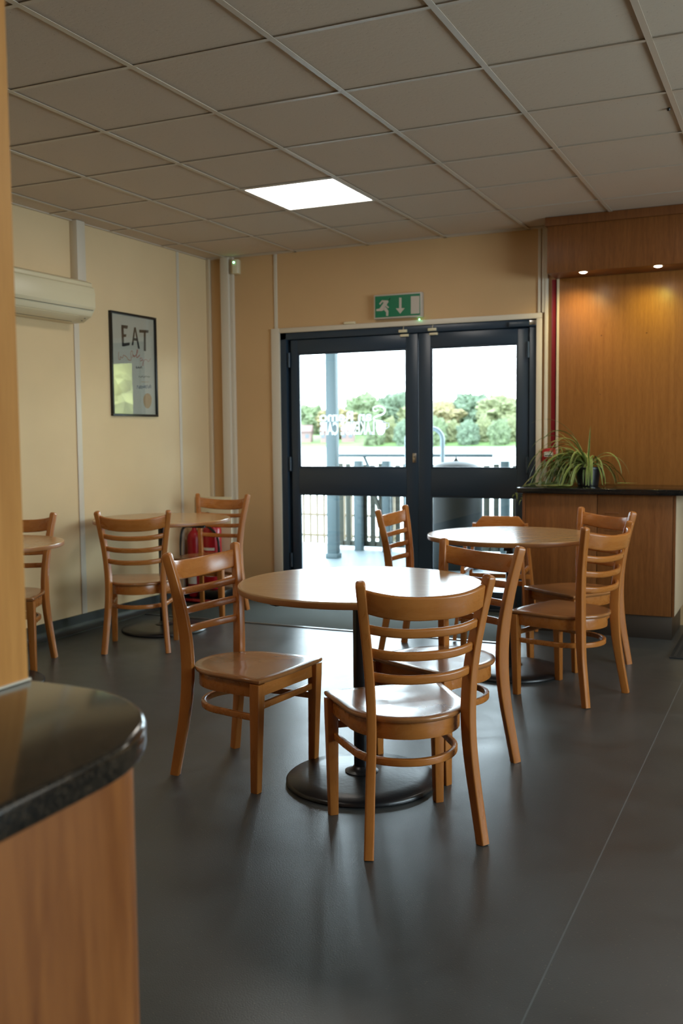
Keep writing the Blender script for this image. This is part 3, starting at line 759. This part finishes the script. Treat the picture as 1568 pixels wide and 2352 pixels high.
# ------------------------------------------------------------------ exit sign
def exit_sign():
    a, c = aty(858, 678, YB-.045), aty(968, 727, YB-.045); x0, x1, z0, z1 = a.x, c.x, c.z, a.z
    t = empty('exit_sign', ((x0+x1)/2, YB, (z0+z1)/2), 0, 'green emergency exit sign with running figure and down arrow above the double doors', 'exit sign')
    W, H_ = (x1-x0)/2, (z1-z0)/2
    MB().box(-W, W, -.045, 0, -H_, H_).build('housing', M['sign_white'], t, bevel=.004)
    e = .011; MB().box(-W+e, W-e, -.0462, -.0448, -H_+e, H_-e).build('panel', M['green_sign'], t)
    # picture coordinates of the crop (zoom 9.8) -> sign plane
    def U(X, Y):
        px_, py_ = 840+X/9.8, 650+Y/9.8; q = aty(px_, py_, YB-.047); return (q.x-(x0+x1)/2, q.z-(z0+z1)/2)
    man = MB()
    def poly(pts, m=man):
        p_ = [U(*p) for p in pts]; m.add([(a_, -.0475, b_) for a_, b_ in p_], [list(range(len(p_)))])
    hc = U(535, 362); man.lathe([(0, -.0475), (.0047, -.0475)], hc[0], 0, hc[1], 18, 'y')
    poly([(360, 388), (500, 392), (510, 430), (450, 500), (400, 610), (360, 630), (235, 632), (235, 590), (310, 575), (400, 440), (375, 425)])
    poly([(360, 388), (400, 400), (318, 495), (297, 462)])
    poly([(505, 420), (470, 500), (525, 545), (500, 568), (435, 515)])
    poly([(395, 560), (450, 540), (508, 625), (505, 742), (455, 742), (455, 660), (410, 610)])
    man.build('running_figure', M['sign_white'], t, smooth=0)
    ar_ = MB(); poly([(748, 330), (802, 330), (802, 565), (875, 565), (772, 692), (675, 572), (748, 568)], ar_); ar_.build('arrow', M['sign_white'], t, smooth=0)
    dr = MB(); poly([(1012, 300), (1207, 290), (1205, 685), (1012, 695)], dr); dr.build('door_pictogram', M['sign_white'], t, smooth=0)
    q = U(1185, 815); MB().lathe([(0, -.008), (.003, -.006), (.004, 0)], q[0], -.03, q[1]+.004, 12).build('indicator_light', M['led'], t)
exit_sign()
# door contacts: a pair of small cream blocks over each leaf
for X, Y, lab in ((926, 766, 'pair of small cream door contact blocks at the top of the left door leaf'), (993, 764, 'pair of small cream door contact blocks at the top of the right door leaf')):
    q = aty(X, Y, YB-.005); t = empty('door_contact', (q.x, YB, 2.012), 0, lab, 'door sensor', 'door contacts')
    MB().box(-.034, .030, -.016, 0, .006, .026).build('magnet', M['plastic'], t, bevel=.003)
    MB().box(-.027, .037, -.004, .012, -.024, -.006).build('switch', M['plastic'], t, bevel=.003)
    MB().tube([(0, -.008, .026), (.004, -.01, .045), (.003, -.014, .054)], .0022, 6).build('wire', M['plastic'], t)
q = aty(802, 742, YB-.02); o = MB().box(q.x-.045, q.x+.045, YB-.028, YB, 2.10, 2.118).build('cable_box', M['plastic'], bevel=.005); tag(o, 'small flat cream box resting on the architrave above the left door', 'junction box')
# motion detector
def detector():
    q = aty(535, 612, YB-.06); t = empty('motion_detector', (q.x, YB-.0, q.z), .25, 'small cream motion detector with a green light high in the back corner', 'motion detector')
    MB().prism([(-.032, .0), (-.032, -.045), (-.022, -.062), (.022, -.062), (.032, -.045), (.032, .0)], -.055, .055).build('housing', M['plastic'], t, bevel=.006, seg=3)
    MB().lathe([(0, -.006), (.005, -.004), (.006, 0)], -.008, -.062, .030, 12, 'y').build('indicator_light', M['led'], t)
detector()

# ------------------------------------------------------------------ framed poster
def poster():
    X = XL+.022; y0, y1 = atx(254, 712, X).y, atx(359, 729, X).y; z1, z0 = atx(300, 720, X).z, atx(300, 956, X).z
    t = empty('framed_poster', (XL, (y0+y1)/2, (z0+z1)/2), 0, 'black framed poster reading EAT in brush letters on the left wall', 'poster')
    W, H_ = (y1-y0)/2, (z1-z0)/2; e = .016
    MB().box(0, .022, -W, W, H_-e, H_).box(0, .022, -W, W, -H_, -H_+e).box(0, .022, -W, -W+e, -H_+e, H_-e).box(0, .022, W-e, W, -H_+e, H_-e).build('frame', M['frame_black'], t, bevel=.0015)
    MB().box(.002, .006, -W+e, W-e, -H_+e, H_-e).build('print', M['paper'], t, smooth=0)
    MB().box(.012, .0135, -W+e, W-e, -H_+e, H_-e).build('pane', M['poster_glass'], t, smooth=0)
    def U(Xc, Yc):                                       # crop (zoom 8.113) -> print plane
        q_ = atx(230+Xc/8.113, 690+Yc/8.113, XL+.008); return (q_.y-(y0+y1)/2, q_.z-(z0+z1)/2)
    def letter(polys):
        m = MB()
        for P_ in polys:
            c = [U(*p) for p in P_]; m.add([(.0068, a, b_) for a, b_ in c], [list(range(len(c)))])
        m.build('letter', M['ink'], t, smooth=0)
    letter([[(395, 455), (520, 470), (510, 530), (440, 520), (400, 520)], [(395, 500), (440, 510), (445, 850), (410, 850)], [(430, 630), (490, 630), (485, 680), (430, 680)], [(410, 800), (555, 785), (550, 835), (450, 858), (412, 855)]])
    letter([[(635, 500), (660, 505), (620, 835), (588, 835)], [(640, 505), (665, 500), (742, 905), (708, 900)], [(615, 700), (700, 705), (705, 760), (612, 745)]])
    letter([[(730, 545), (905, 555), (900, 605), (730, 600)], [(815, 590), (850, 590), (855, 945), (818, 940)]])
    def scribble(pts, col, r, name='scribble'):
        c = [U(*p) for p in pts]; m = MB(); P_ = [tuple(p) for p in spline([(a, b_) for a, b_ in c], len(c)*5)]
        for (a0, b0_), (a1, b1_) in zip(P_, P_[1:]):
            d = Vector((a1-a0, b1_-b0_)); 
            if d.length < 1e-6: continue
            d.normalize(); n_ = Vector((-d.y, d.x))*r
            m.add([(.0068, a0+n_.x, b0_+n_.y), (.0068, a1+n_.x, b1_+n_.y), (.0068, a1-n_.x, b1_-n_.y), (.0068, a0-n_.x, b0_-n_.y)], [(0, 1, 2, 3)])
        m.build(name, col, t, smooth=0)
    random.seed(9)
    red = plain('red marker', (.45, .12, .08), .6); pink = plain('orange marker', (.50, .20, .10), .6); gry = plain('grey marker', (.12, .12, .10), .6); blu = plain('blue marker', (.10, .13, .20), .6); yel = plain('ochre blob', (.50, .34, .17), .6)
    def word(x0_, x1_, y, hgt, col, r, n_=7, slope=0.):
        pts = []
        for i in range(n_*2+1):
            u = i/(n_*2); pts.append((x0_+(x1_-x0_)*u+random.uniform(-8, 8), y+slope*u+(-hgt if i % 2 else hgt)*random.uniform(.35, 1)))
        scribble(pts, col, r)
    scribble([(350, 960), (345, 1080), (380, 1100), (375, 1050), (420, 1070), (440, 1020), (500, 1060), (520, 1100), (580, 1110), (570, 980), (600, 940), (610, 1040), (590, 1060)], pink, .0022)
    scribble([(640, 1060), (610, 1010), (650, 1040), (700, 960), (690, 920), (680, 1060), (720, 1040), (740, 1010)], red, .003)
    scribble([(740, 1100), (770, 1070), (790, 1110), (750, 1130), (800, 1110), (805, 1200), (790, 1210), (810, 1130), (860, 1100), (900, 1140), (945, 1080)], red, .0018)
    word(672, 780, 1250, 26, gry, .0028, 5); word(725, 935, 1420, 22, gry, .0016, 7); word(770, 910, 1520, 8, yel, .0015, 5); word(690, 955, 1610, 42, blu, .0020, 9)
    bl = MB(); c = [U(885+78*math.cos(a), 1850+(165 if math.sin(a) > 0 else 120)*math.sin(a)) for a in np.linspace(0, 2*PI, 22)[:-1]]
    bl.add([(.0066, a, b_) for a, b_ in c], [list(range(len(c)))]); bl.build('drawing', yel, t, smooth=0)
poster()

# ------------------------------------------------------------------ air conditioner and the boxed riser above it
def aircon():
    yR = atx(217, 690, XL+.2).y; zt, zb = aty(1, 1, 1).z, 0
    zt = atx(213, 650, XL+.12).z; zb = atx(190, 745, XL+.06).z; Lg = .85
    t = empty('air_conditioner', (XL, yR-Lg/2, (zt+zb)/2), 0, 'cream wall-mounted air conditioner high on the left wall beside the pillar', 'air conditioner')
    h2 = (zt-zb)/2
    body = [(0, -h2), (.11, -h2), (.175, -h2+.035), (.205, -h2+.085), (.21, h2-.09), (.20, h2-.05), (.185, h2-.045), (.185, h2-.02), (.13, h2), (0, h2)]
    # outline in x-z, extruded along y
    MB().prism(body, -Lg/2, Lg/2, 'y').build('casing', M['plastic'], t, bevel=.006, seg=3, smooth=40)
    MB().prism([(.197, -h2+.083), (.208, -h2+.100), (.2115, h2-.092), (.2135, h2-.09), (.2175, -h2+.092), (.207, -h2+.072)], -Lg/2+.012, Lg/2-.012, 'y').build('front_flap', M['plastic'], t, bevel=.002)
    MB().prism([(.200, -h2+.072), (.206, -h2+.083), (.2075, -h2+.083), (.2015, -h2+.071)], -Lg/2+.02, Lg/2-.02, 'y').build('slot', M['plastic_dark'], t)
    MB().prism([(.115, -h2+.002), (.172, -h2+.032), (.174, -h2+.029), (.117, -h2-.001)], -Lg/2+.03, Lg/2-.12, 'y').build('louvre', M['plastic'], t, bevel=.001)
    MB().prism([(.108, -h2), (.116, -h2+.003), (.118, -h2+.001), (.110, -h2-.002)], -Lg/2+.03, Lg/2-.12, 'y').build('slot', M['plastic_dark'], t)
    s = MB()
    for x, z in ((.135, .0105), (.16, .024)): s.lathe([(0, -.002), (.005, -.002), (.006, 0)], x, Lg/2-.05, -h2+z-.001, 10)
    s.build('screw', M['plastic_dark'], t)
    return yR
yR = aircon()
ya_, yb_ = atx(177, 560, XL+.06).y, atx(196, 560, XL+.06).y
o = MB().box(XL, XL+.06, ya_, yb_, atx(190, 640, XL+.06).z-.06, CZ).build('boxed_riser', M['white_trim'], bevel=.003); tag(o, 'square cream boxed riser between the air conditioner and the ceiling', 'trunking')

# ------------------------------------------------------------------ fire extinguishers in the corner
def extinguishers():
    bx, by = -4.13, 6.46
    st = empty('extinguisher_stand', (bx, by, .0065), 0, 'red and black stand holding two fire extinguishers in the far left corner', 'stand')
    MB().box(-.16, .19, -.13, .13, 0, .035).build('base', M['black_metal'], st, bevel=.01); 
    MB().tube([(-.165, -.14, .02), (.19, -.14, .02), (.20, .12, .02), (-.165, .12, .02)], .012, 8, True).build('tube_frame', M['red'], st)
    MB().box(-.16, .16, .10, .115, .03, .80).build('back_board', M['plastic'], st, bevel=.004)
    MB().box(-.030, .19, -.10, .10, .035, .10).build('tray', M['black_metal'], st, bevel=.01)
    for x, y, r, hgt, lab, kind in ((bx+.055, by-.01, .070, .50, 'red fire extinguisher with a white label, right of two behind the corner chair', 0), (bx-.095, by-.03, .055, .50, 'red fire extinguisher with a black hose, left of two in the far left corner', 1)):
        z0 = .108 if kind == 0 else .043
        t = empty('fire_extinguisher', (x, y, z0), 0, lab, 'fire extinguisher', 'fire extinguishers in the corner')
        MB().lathe([(0, 0), (r*.9, 0), (r, .012), (r, hgt-.05), (r*.9, hgt-.02), (r*.55, hgt+.005), (.018, hgt+.015), (.016, hgt+.04), (0, hgt+.04)], n=36).build('cylinder', M['red'], t, smooth=50)
        MB().box(-.018, .018, -.02, .02, hgt+.035, hgt+.07).build('valve', M['chrome'], t, bevel=.004)
        MB().sweep([(0, .0, hgt+.07), (-.03, -.01, hgt+.085), (-.08, -.02, hgt+.08)], [rrect(.02, .008, .002)]*3, [(0, 1, 0)]*3).build('handle', M['red' if kind else 'black_metal'], t)
        MB().tube([tuple(p) for p in spline([(.01, -.01, hgt+.05), (-.07, -.045, hgt+.03), (-.085 if kind else .09, -.07, hgt-.1), (-.10 if kind else .085, -.06, .12)], 18)], .010, 8).build('hose', M['black_metal'], t)
        lb = MB(); n = 12
        for i in range(n):
            a0, a1 = -2.3+1.5*i/n, -2.3+1.5*(i+1)/n; rr = r+.0008
            for z_0, z_1 in ((.27, .285), (.30, .32), (.10, .16)): lb.add([(rr*math.cos(a0), rr*math.sin(a0), z_0), (rr*math.cos(a1), rr*math.sin(a1), z_0), (rr*math.cos(a1), rr*math.sin(a1), z_1), (rr*math.cos(a0), rr*math.sin(a0), z_1)], [(0, 1, 2, 3)])
        lb.build('label', M['white'], t)
extinguishers()

# ------------------------------------------------------------------ foreground bar and pillar
BT = .92
# plan of the top as surveyed: straight side, then an easy curve into the far end
sv = [(-.699, .70), (-.700, .80), (-.702, .87), (-.706, .915), (-.719, .96), (-.745, 1.014), (-.780, 1.056), (-.823, 1.089), (-.866, 1.110), (-.905, 1.121), (-.971, 1.126), (-1.045, 1.126)]
sv = [tuple(p) for p in spline(sv, 44)]
bar_x, bar_y = sv[0][0], sv[-1][1]
def inset(pts, d):
    o = []
    for i, p in enumerate(pts):
        a, c = Vector(pts[max(i-1, 0)]), Vector(pts[min(i+1, len(pts)-1)]); t = (c-a).normalized(); o.append((p[0]-t.y*d, p[1]+t.x*d))
    return o
def bar_plan(d):
    q_ = inset(sv, d); return [(-2.1, -1.2), (q_[0][0], -1.2)]+q_+[(-2.1, q_[-1][1])]
bar = empty('bar_counter', (bar_x-.4, .4, 0), 0, 'rounded wooden bar counter end in the lower left foreground', 'bar counter')
def lb_(o): o.location = (-(bar_x-.4), -.4, 0); return o
lb_(MB().prism(bar_plan(.018), 0, BT-.038).build('front', M['bar_wood'], bar, bevel=0, smooth=40))
gtop = MB().prism(bar_plan(0), BT-.038, BT).build('worktop', M['granite'], bevel=.008, seg=4, smooth=40); tag(gtop, 'glossy dark granite bar top with rounded corner in the left foreground', 'countertop')
pq = atz(68, 1562, BT)
pil = MB().box(pq.x-.55, pq.x, -.1, pq.y-.002, BT+.0005, CZ-.004).build('pillar_cladding', M['post_wood'], bevel=.002)
tag(pil, 'wood veneered pillar standing on the bar top along the left edge', 'pillar')
MB().box(pq.x-.551, pq.x+.003, -.1, pq.y+.001, BT+.0004, BT+.004).build('sealant_bead', M['white_trim'], pil, bevel=.001)

# ------------------------------------------------------------------ outside
GZ = -.05
structure(MB().box(-14, 8, YB+T, 10.9, GZ-.2, GZ).build('ground_terrace', M['paving'], smooth=0), 'pale paved terrace outside the doors')
structure(MB().box(-9, 6, YB+T, 9.95, 2.72, 2.9).build('added_shade_roof', M['timber'], smooth=0))  # unseen roof, added to keep sky light off the post
structure(MB().box(XL-.6, XR+1.0, YF-.9, YB+T, CZ+.22, CZ+.32).build('roof', M['timber'], smooth=0))
wm, n, l, b = nm('lake water'); b.inputs['Base Color'].default_value = (.14, .17, .18, 1); b.inputs['Roughness'].default_value = .28; b.inputs['IOR'].default_value = 1.7
tc = n.new('ShaderNodeTexCoord'); ns = n.new('ShaderNodeTexNoise'); ns.inputs['Scale'].default_value = .8; bp = n.new('ShaderNodeBump'); bp.inputs['Strength'].default_value = .1
l.new(tc.outputs['Object'], ns.inputs[0]); l.new(ns.outputs[0], bp.inputs['Height']); l.new(bp.outputs[0], b.inputs['Normal'])
structure(MB().box(-230, 120, 11.6, 178, -1.25, -1.2).build('lake', wm, smooth=0), 'bright lake reflecting the sky')
grass = plain('bank grass', (.07, .12, .035), .9, 0, .2, .5, 3)
structure(MB().prism([(176, -1.3), (330, -1.3), (330, 2.2), (200, 1.0), (183, -.4)], -260, 140, 'x').build('far_bank', grass, smooth=0), 'green far bank of the lake')
structure(MB().prism([(10.9, GZ-.2), (10.9, GZ-.02), (11.3, GZ-.15), (11.9, -1.25)], -40, 40, 'x').build('near_bank', grass, smooth=0))
def pth(X, Y): return atz(X, Y, GZ)
# veranda post
q = pth(766, 1281); pw = .115
t = empty('veranda_post', (q.x, q.y, GZ), 0, 'tall pale blue grey timber post outside the left door', 'post')
MB().box(-pw/2, pw/2, -.045, .045, 0, 2.77).build('shaft', M['timber_blue'], t, bevel=.004)
MB().box(-pw/2-.012, pw/2+.012, -.06, .06, 0, .05).build('foot', M['timber_blue'], t, bevel=.004)
# picket fence with a hand rail
YFN = 10.45
def fence():
    xa_, xb_ = aty(779, 1200, YFN).x, 1.0
    t = empty('picket_fence', (xa_, YFN, GZ), 0, 'weathered picket fence with a hand rail across the terrace edge', 'fence')
    z0, z1 = .10, .98
    MB().box(-.04, xb_-xa_, -.03, .03, z0-.06, z0+.0).build('bottom_rail', M['timber'], t, bevel=.004)
    MB().box(-.04, xb_-xa_, .0, .03, z1-.14, z1-.06).build('top_rail', M['timber'], t, bevel=.004)
    random.seed(2); x = .0; k = 0
    posts = [.27, .58+.0, 1.6, 2.6, 3.6, 4.6]
    while x < xb_-xa_ and k < 64:
        wd = random.uniform(.055, .07)
        MB().box(x, x+wd, -.045, -.025, z0-.05, z1+random.uniform(-.02, .02)).build('picket', M['timber'], t, bevel=.003); x += wd+random.uniform(.035, .045); k += 1
    for X in (832, 895, 1165):
        xx = aty(X, 1200, YFN).x-xa_; MB().box(xx-.045, xx+.045, -.13, -.05, 0, 1.03).build('post', M['timber_blue'], t, bevel=.004)
    for X in (785, 1000):
        xx = aty(X, 1200, YFN).x-xa_
    for X0, X1 in ((855, 880),):
        p0, p1 = aty(X0, 1120, YFN-.12), aty(X1, 1200, YFN-.12)
        MB().sweep([(p0.x-xa_, -.12, p0.z-GZ), (p1.x-xa_, -.12, p1.z-GZ)], [rrect(.05, .03, .003)]*2, [(0, 1, 0)]*2).build('brace', M['timber'], t)
    zz = aty(830, 1046, YFN-.1).z-GZ
    MB().tube([(-.05, -.1, zz), (aty(1131, 1046, YFN-.1).x-xa_, -.1, zz)], .019, 10).build('hand_rail', M['timber_blue'], t)
    p0, p1 = aty(836, 1049, YFN-.1), aty(852, 1085, YFN-.1)
    MB().tube([(p0.x-xa_, -.1, p0.z-GZ), (p1.x-xa_, -.1, p1.z-GZ)], .018, 8).build('bracket', M['timber_blue'], t)
fence()
# low mesh fence left of the post, farther off
t = empty('mesh_fence', (aty(700, 1250, 11.2).x-.4, 11.2, GZ-.25), 0, 'low pale lattice fence beyond the veranda post, seen in the lower left pane', 'fence')
pale = plain('sunlight-tinted timber', (.20, .15, .10), .8)  # lighter, warmer timber: sunlight on the lattice put into its colour
for i in range(18): MB().box(.095*i, .095*i+.022, -.012, .012, 0, .86).build('upright', pale, t)
for z_ in (.12, .30, .56, .82): MB().box(0, 1.66, -.018, .018, z_, z_+.03).build('rail', pale, t)
# hooped tubular rail
r0, r1 = aty(934, 1040, 9.9), aty(1016, 1040, 9.9); zt = aty(1005, 984, 9.9).z
pts = [(r0.x, 9.9, GZ), (r0.x, 9.9, zt-.12)]+[(r0.x+.12-.12*math.cos(a), 9.9, zt-.12+.12*math.sin(a)) for a in np.linspace(.2, PI/2, 6)]+[(r1.x-.12+.12*math.sin(a), 9.9, zt-.12+.12*math.cos(a)) for a in np.linspace(0, PI/2, 7)]+[(r1.x, 9.9, GZ)]
o = MB().tube(pts, .024, 12).build('hoop_rail', plain('galvanised tube', (.16, .22, .25), .45), smooth=60); tag(o, 'pale tubular hoop rail standing behind the litter bin outside', 'railing')
# litter bin with a domed lid
bc = atz(1048, 1283, GZ)
yb2 = 9.35; bc = aty(1047, 1200, yb2); rb_ = (aty(1106, 1200, yb2).x-aty(990, 1200, yb2).x)/2; zt = aty(1047, 1058, yb2).z-GZ
t = empty('litter_bin', (bc.x, yb2, GZ), 0, 'large round dark litter bin with a domed lid outside the right door', 'bin')
binm = plain('dark satin plastic', (.005, .008, .009), .5, 0, .10)
MB().lathe([(0, 0), (rb_*.96, 0), (rb_, .03), (rb_, zt-.11), (rb_*.97, zt-.10)], n=48).build('body', binm, t, smooth=50)
MB().lathe([(rb_*1.03, zt-.115), (rb_*1.05, zt-.10), (rb_*1.0, zt-.085), (rb_*.75, zt-.035), (rb_*.4, zt-.008), (0, zt)], n=48).build('lid', binm, t, smooth=50)
MB().lathe([(0, 0), (.03, 0), (.012, .02), (.008, .035), (0, .036)], 0, 0, zt-.002, 12).build('finial', binm, t)
sk = MB(); sk.lathe([(0, -.02), (.035, -.012), (.035, .012), (0, .02)], rb_*1.0, -.05, zt-.075, 8); sk.build('knob', binm, t, smooth=0)
# low bench rail right of the bin
q = aty(1105, 1074, 9.6); q2 = aty(1148, 1074, 9.6)
# trees
random.seed(21)
barkm = plain('bark', (.09, .07, .05), .9)
def leaf_mat(name, c):
    m, n, l, b = nm(name); tc = n.new('ShaderNodeTexCoord'); ns = n.new('ShaderNodeTexNoise'); ns.inputs['Scale'].default_value = 1.3; ns.inputs['Detail'].default_value = 6
    cr = n.new('ShaderNodeValToRGB'); cr.color_ramp.elements[0].position = .35; cr.color_ramp.elements[1].position = .65
    cr.color_ramp.elements[0].color = (*[v*.6 for v in c], 1); cr.color_ramp.elements[1].color = (*c, 1)
    l.new(tc.outputs['Object'], ns.inputs[0]); l.new(ns.outputs[0], cr.inputs[0]); l.new(cr.outputs[0], b.inputs['Base Color']); b.inputs['Roughness'].default_value = .8
    return m
LM = [leaf_mat('foliage green', (.078, .105, .045)), leaf_mat('foliage olive', (.105, .115, .045)), leaf_mat('foliage blue green', (.062, .092, .052)), leaf_mat('foliage autumn', (.14, .115, .045)), leaf_mat('foliage sunlit yellow', (.42, .40, .12))]  # last one: yellow leaves with sunlight put into the colour
def crown(seed, sx, sy, sz, amp, name, mat, parent, zc, sub=4, fr=1.):
    b = bmesh.new(); bmesh.ops.create_icosphere(b, subdivisions=sub, radius=1)
    for v in b.verts:
        p = v.co.copy(); k = 1+amp*(noise.fractal(p*1.7*fr+Vector((seed, seed*2, 0)), .7, 2.1, 4)+.35*noise.fractal(p*7+Vector((seed, 0, 3)), .6, 2.2, 4))
        v.co = Vector((p.x*sx*k, p.y*sy*k, p.z*sz*k+zc))
    me = bpy.data.meshes.new(name); b.to_mesh(me); b.free(); me.materials.append(mat)
    o = bpy.data.objects.new(name, me); COL.objects.link(o); o.parent = parent; return o
def tree(x, y, z, h, w_, kind, lab, grp, seed, sub=4, amp=.45):
    t = empty('tree', (x, y, z), 0, lab, 'tree', grp)
    MB().tube([(0, 0, 0), (.02*h, 0, h*.3), (0, .01*h, h*.55)], [h*.03, h*.022, h*.014], 8).build('trunk', barkm, t)
    crown(seed, w_/2, w_/2, h*.40, amp, 'crown', LM[kind], t, h*.60, sub)
    crown(seed+7, w_*.36, w_*.36, h*.24, amp, 'crown', LM[kind], t, h*.28, sub-1)
    return t
D = 182.
kinds = ['leafy green', 'olive yellow', 'blue green', 'autumn coloured']
# tree line across the lake: px column, top px row, kind, row, label
line = [(706, 936, 0, 2, 'leafy tree across the lake in the left end of the left door pane'),
        (775, 942, 3, 0, 'autumn coloured tree across the lake just right of the veranda post'),
        (838, 914, 0, 1, 'tall round leafy tree across the lake above the window lettering'),
        (905, 910, 2, 2, 'tall dark green tree across the lake at the right end of the left pane'),
        (965, 926, 1, 1, 'olive tree across the lake behind the meeting stiles of the doors'),
        (1010, 930, 3, 0, 'autumn tree across the lake at the left end of the right pane'),
        (1085, 908, 2, 1, 'tall dark green tree across the lake in the middle of the right pane'),
        (1150, 916, 1, 0, 'olive yellow tree across the lake right of the middle of the right pane'),
        (1225, 905, 0, 1, 'leafy tree across the lake at the right end of the right pane')]
for i, (X, Y, k, row, lab) in enumerate(line):
    yy = D+11+14*row; b_ = aty(X, 1000, yy); top = aty(X, Y, yy).z
    tree(b_.x, yy, -.2, top+.6, 8.6, k, lab, 'trees across the lake', i*3.7, 5, .34)
# waterside shrubs in the right pane
for i, X in enumerate(range(858, 1215, 36)):
    yy = 179.5+4.6*(i % 2); b_ = aty(X, 1000, yy); hh = aty(X, 962+random.uniform(-8, 8), yy).z+1.2
    t = empty('shrub', (b_.x, yy, -1.2), 0, 'pale green waterside shrub along the far shore of the lake', 'shrub', 'waterside shrubs on the far shore')
    crown(90+i, 2.0, 1.6, hh*.56, .30, 'foliage', LM[(0, 1, 2, 1)[i % 4]], t, hh*.42, 5, 1.3)
# unbroken woodland behind the single trees
xw0, xw1, yw = aty(640, 1000, 236).x, aty(1290, 1000, 236).x, 236
NX, NZ = 260, 26; vv, ff = [], []
for i in range(NX+1):
    X = xw0+(xw1-xw0)*i/NX; top_ = 7.6+1.5*noise.noise(Vector((X*.12, 3, 0)))+.9*noise.noise(Vector((X*.45, 7, 0)))+.5*noise.noise(Vector((X*1.7, 9, 0)))
    for k in range(NZ+1):
        u = k/NZ; z_ = top_*math.sin(u*PI/2)
        y_ = yw-3*math.cos(u*PI/2)+1.3*noise.fractal(Vector((X*.5, z_*.6, 1)), .7, 2.1, 4)
        vv.append((X, y_, z_))
for i in range(NX):
    for k in range(NZ): a_ = i*(NZ+1)+k; ff.append((a_, a_+NZ+1, a_+NZ+2, a_+1))
wd_ = MB().add(vv, ff); n0 = len(wd_.v); wd_.add([(xw0, yw+3, 0), (xw1, yw+3, 0), (xw1, yw+3, 4.5), (xw0, yw+3, 4.5)], [(0, 1, 2, 3)])
wo = wd_.build('woodland', LM[1], smooth=0); tag(wo, 'pale hazy woodland forming the skyline behind the trees across the lake', 'woodland', None, 'stuff')
# houses on the far bank
brick = plain('pink brick', (.16, .10, .09), .8); roofm = plain('brown roof tile', (.09, .05, .045), .8); winm = plain('dark window', (.05, .06, .07), .2)
for X, wd, lab in ((700, 6, 'small pink brick house on the far shore at the left edge of the left pane'), (752, 5, 'small pink brick house on the far shore half behind the veranda post'), (800, 5, 'small pink brick house on the far shore behind the window lettering')):
    yy = 185; b_ = aty(X, 1000, yy)
    t = empty('house', (b_.x, yy, -.4), .3, lab, 'house', 'houses across the lake')
    MB().box(-wd/2*.5, wd/2*.5, -1.5, 1.5, 0, 2.3).build('wall', brick if X != 712 else plain('white render', (.3, .29, .27), .8), t)
    MB().prism([(-1.8, 2.3), (1.8, 2.3), (0, 3.7)], -wd/2*.55, wd/2*.55, 'x').build('roof', roofm, t)
    for xx in (-wd*.15, wd*.12): MB().box(xx-.4, xx+.4, -1.55, -1.48, 1.0, 1.8).build('window', winm, t)
# trees to the right of the terrace: seen mirrored in the poster glass
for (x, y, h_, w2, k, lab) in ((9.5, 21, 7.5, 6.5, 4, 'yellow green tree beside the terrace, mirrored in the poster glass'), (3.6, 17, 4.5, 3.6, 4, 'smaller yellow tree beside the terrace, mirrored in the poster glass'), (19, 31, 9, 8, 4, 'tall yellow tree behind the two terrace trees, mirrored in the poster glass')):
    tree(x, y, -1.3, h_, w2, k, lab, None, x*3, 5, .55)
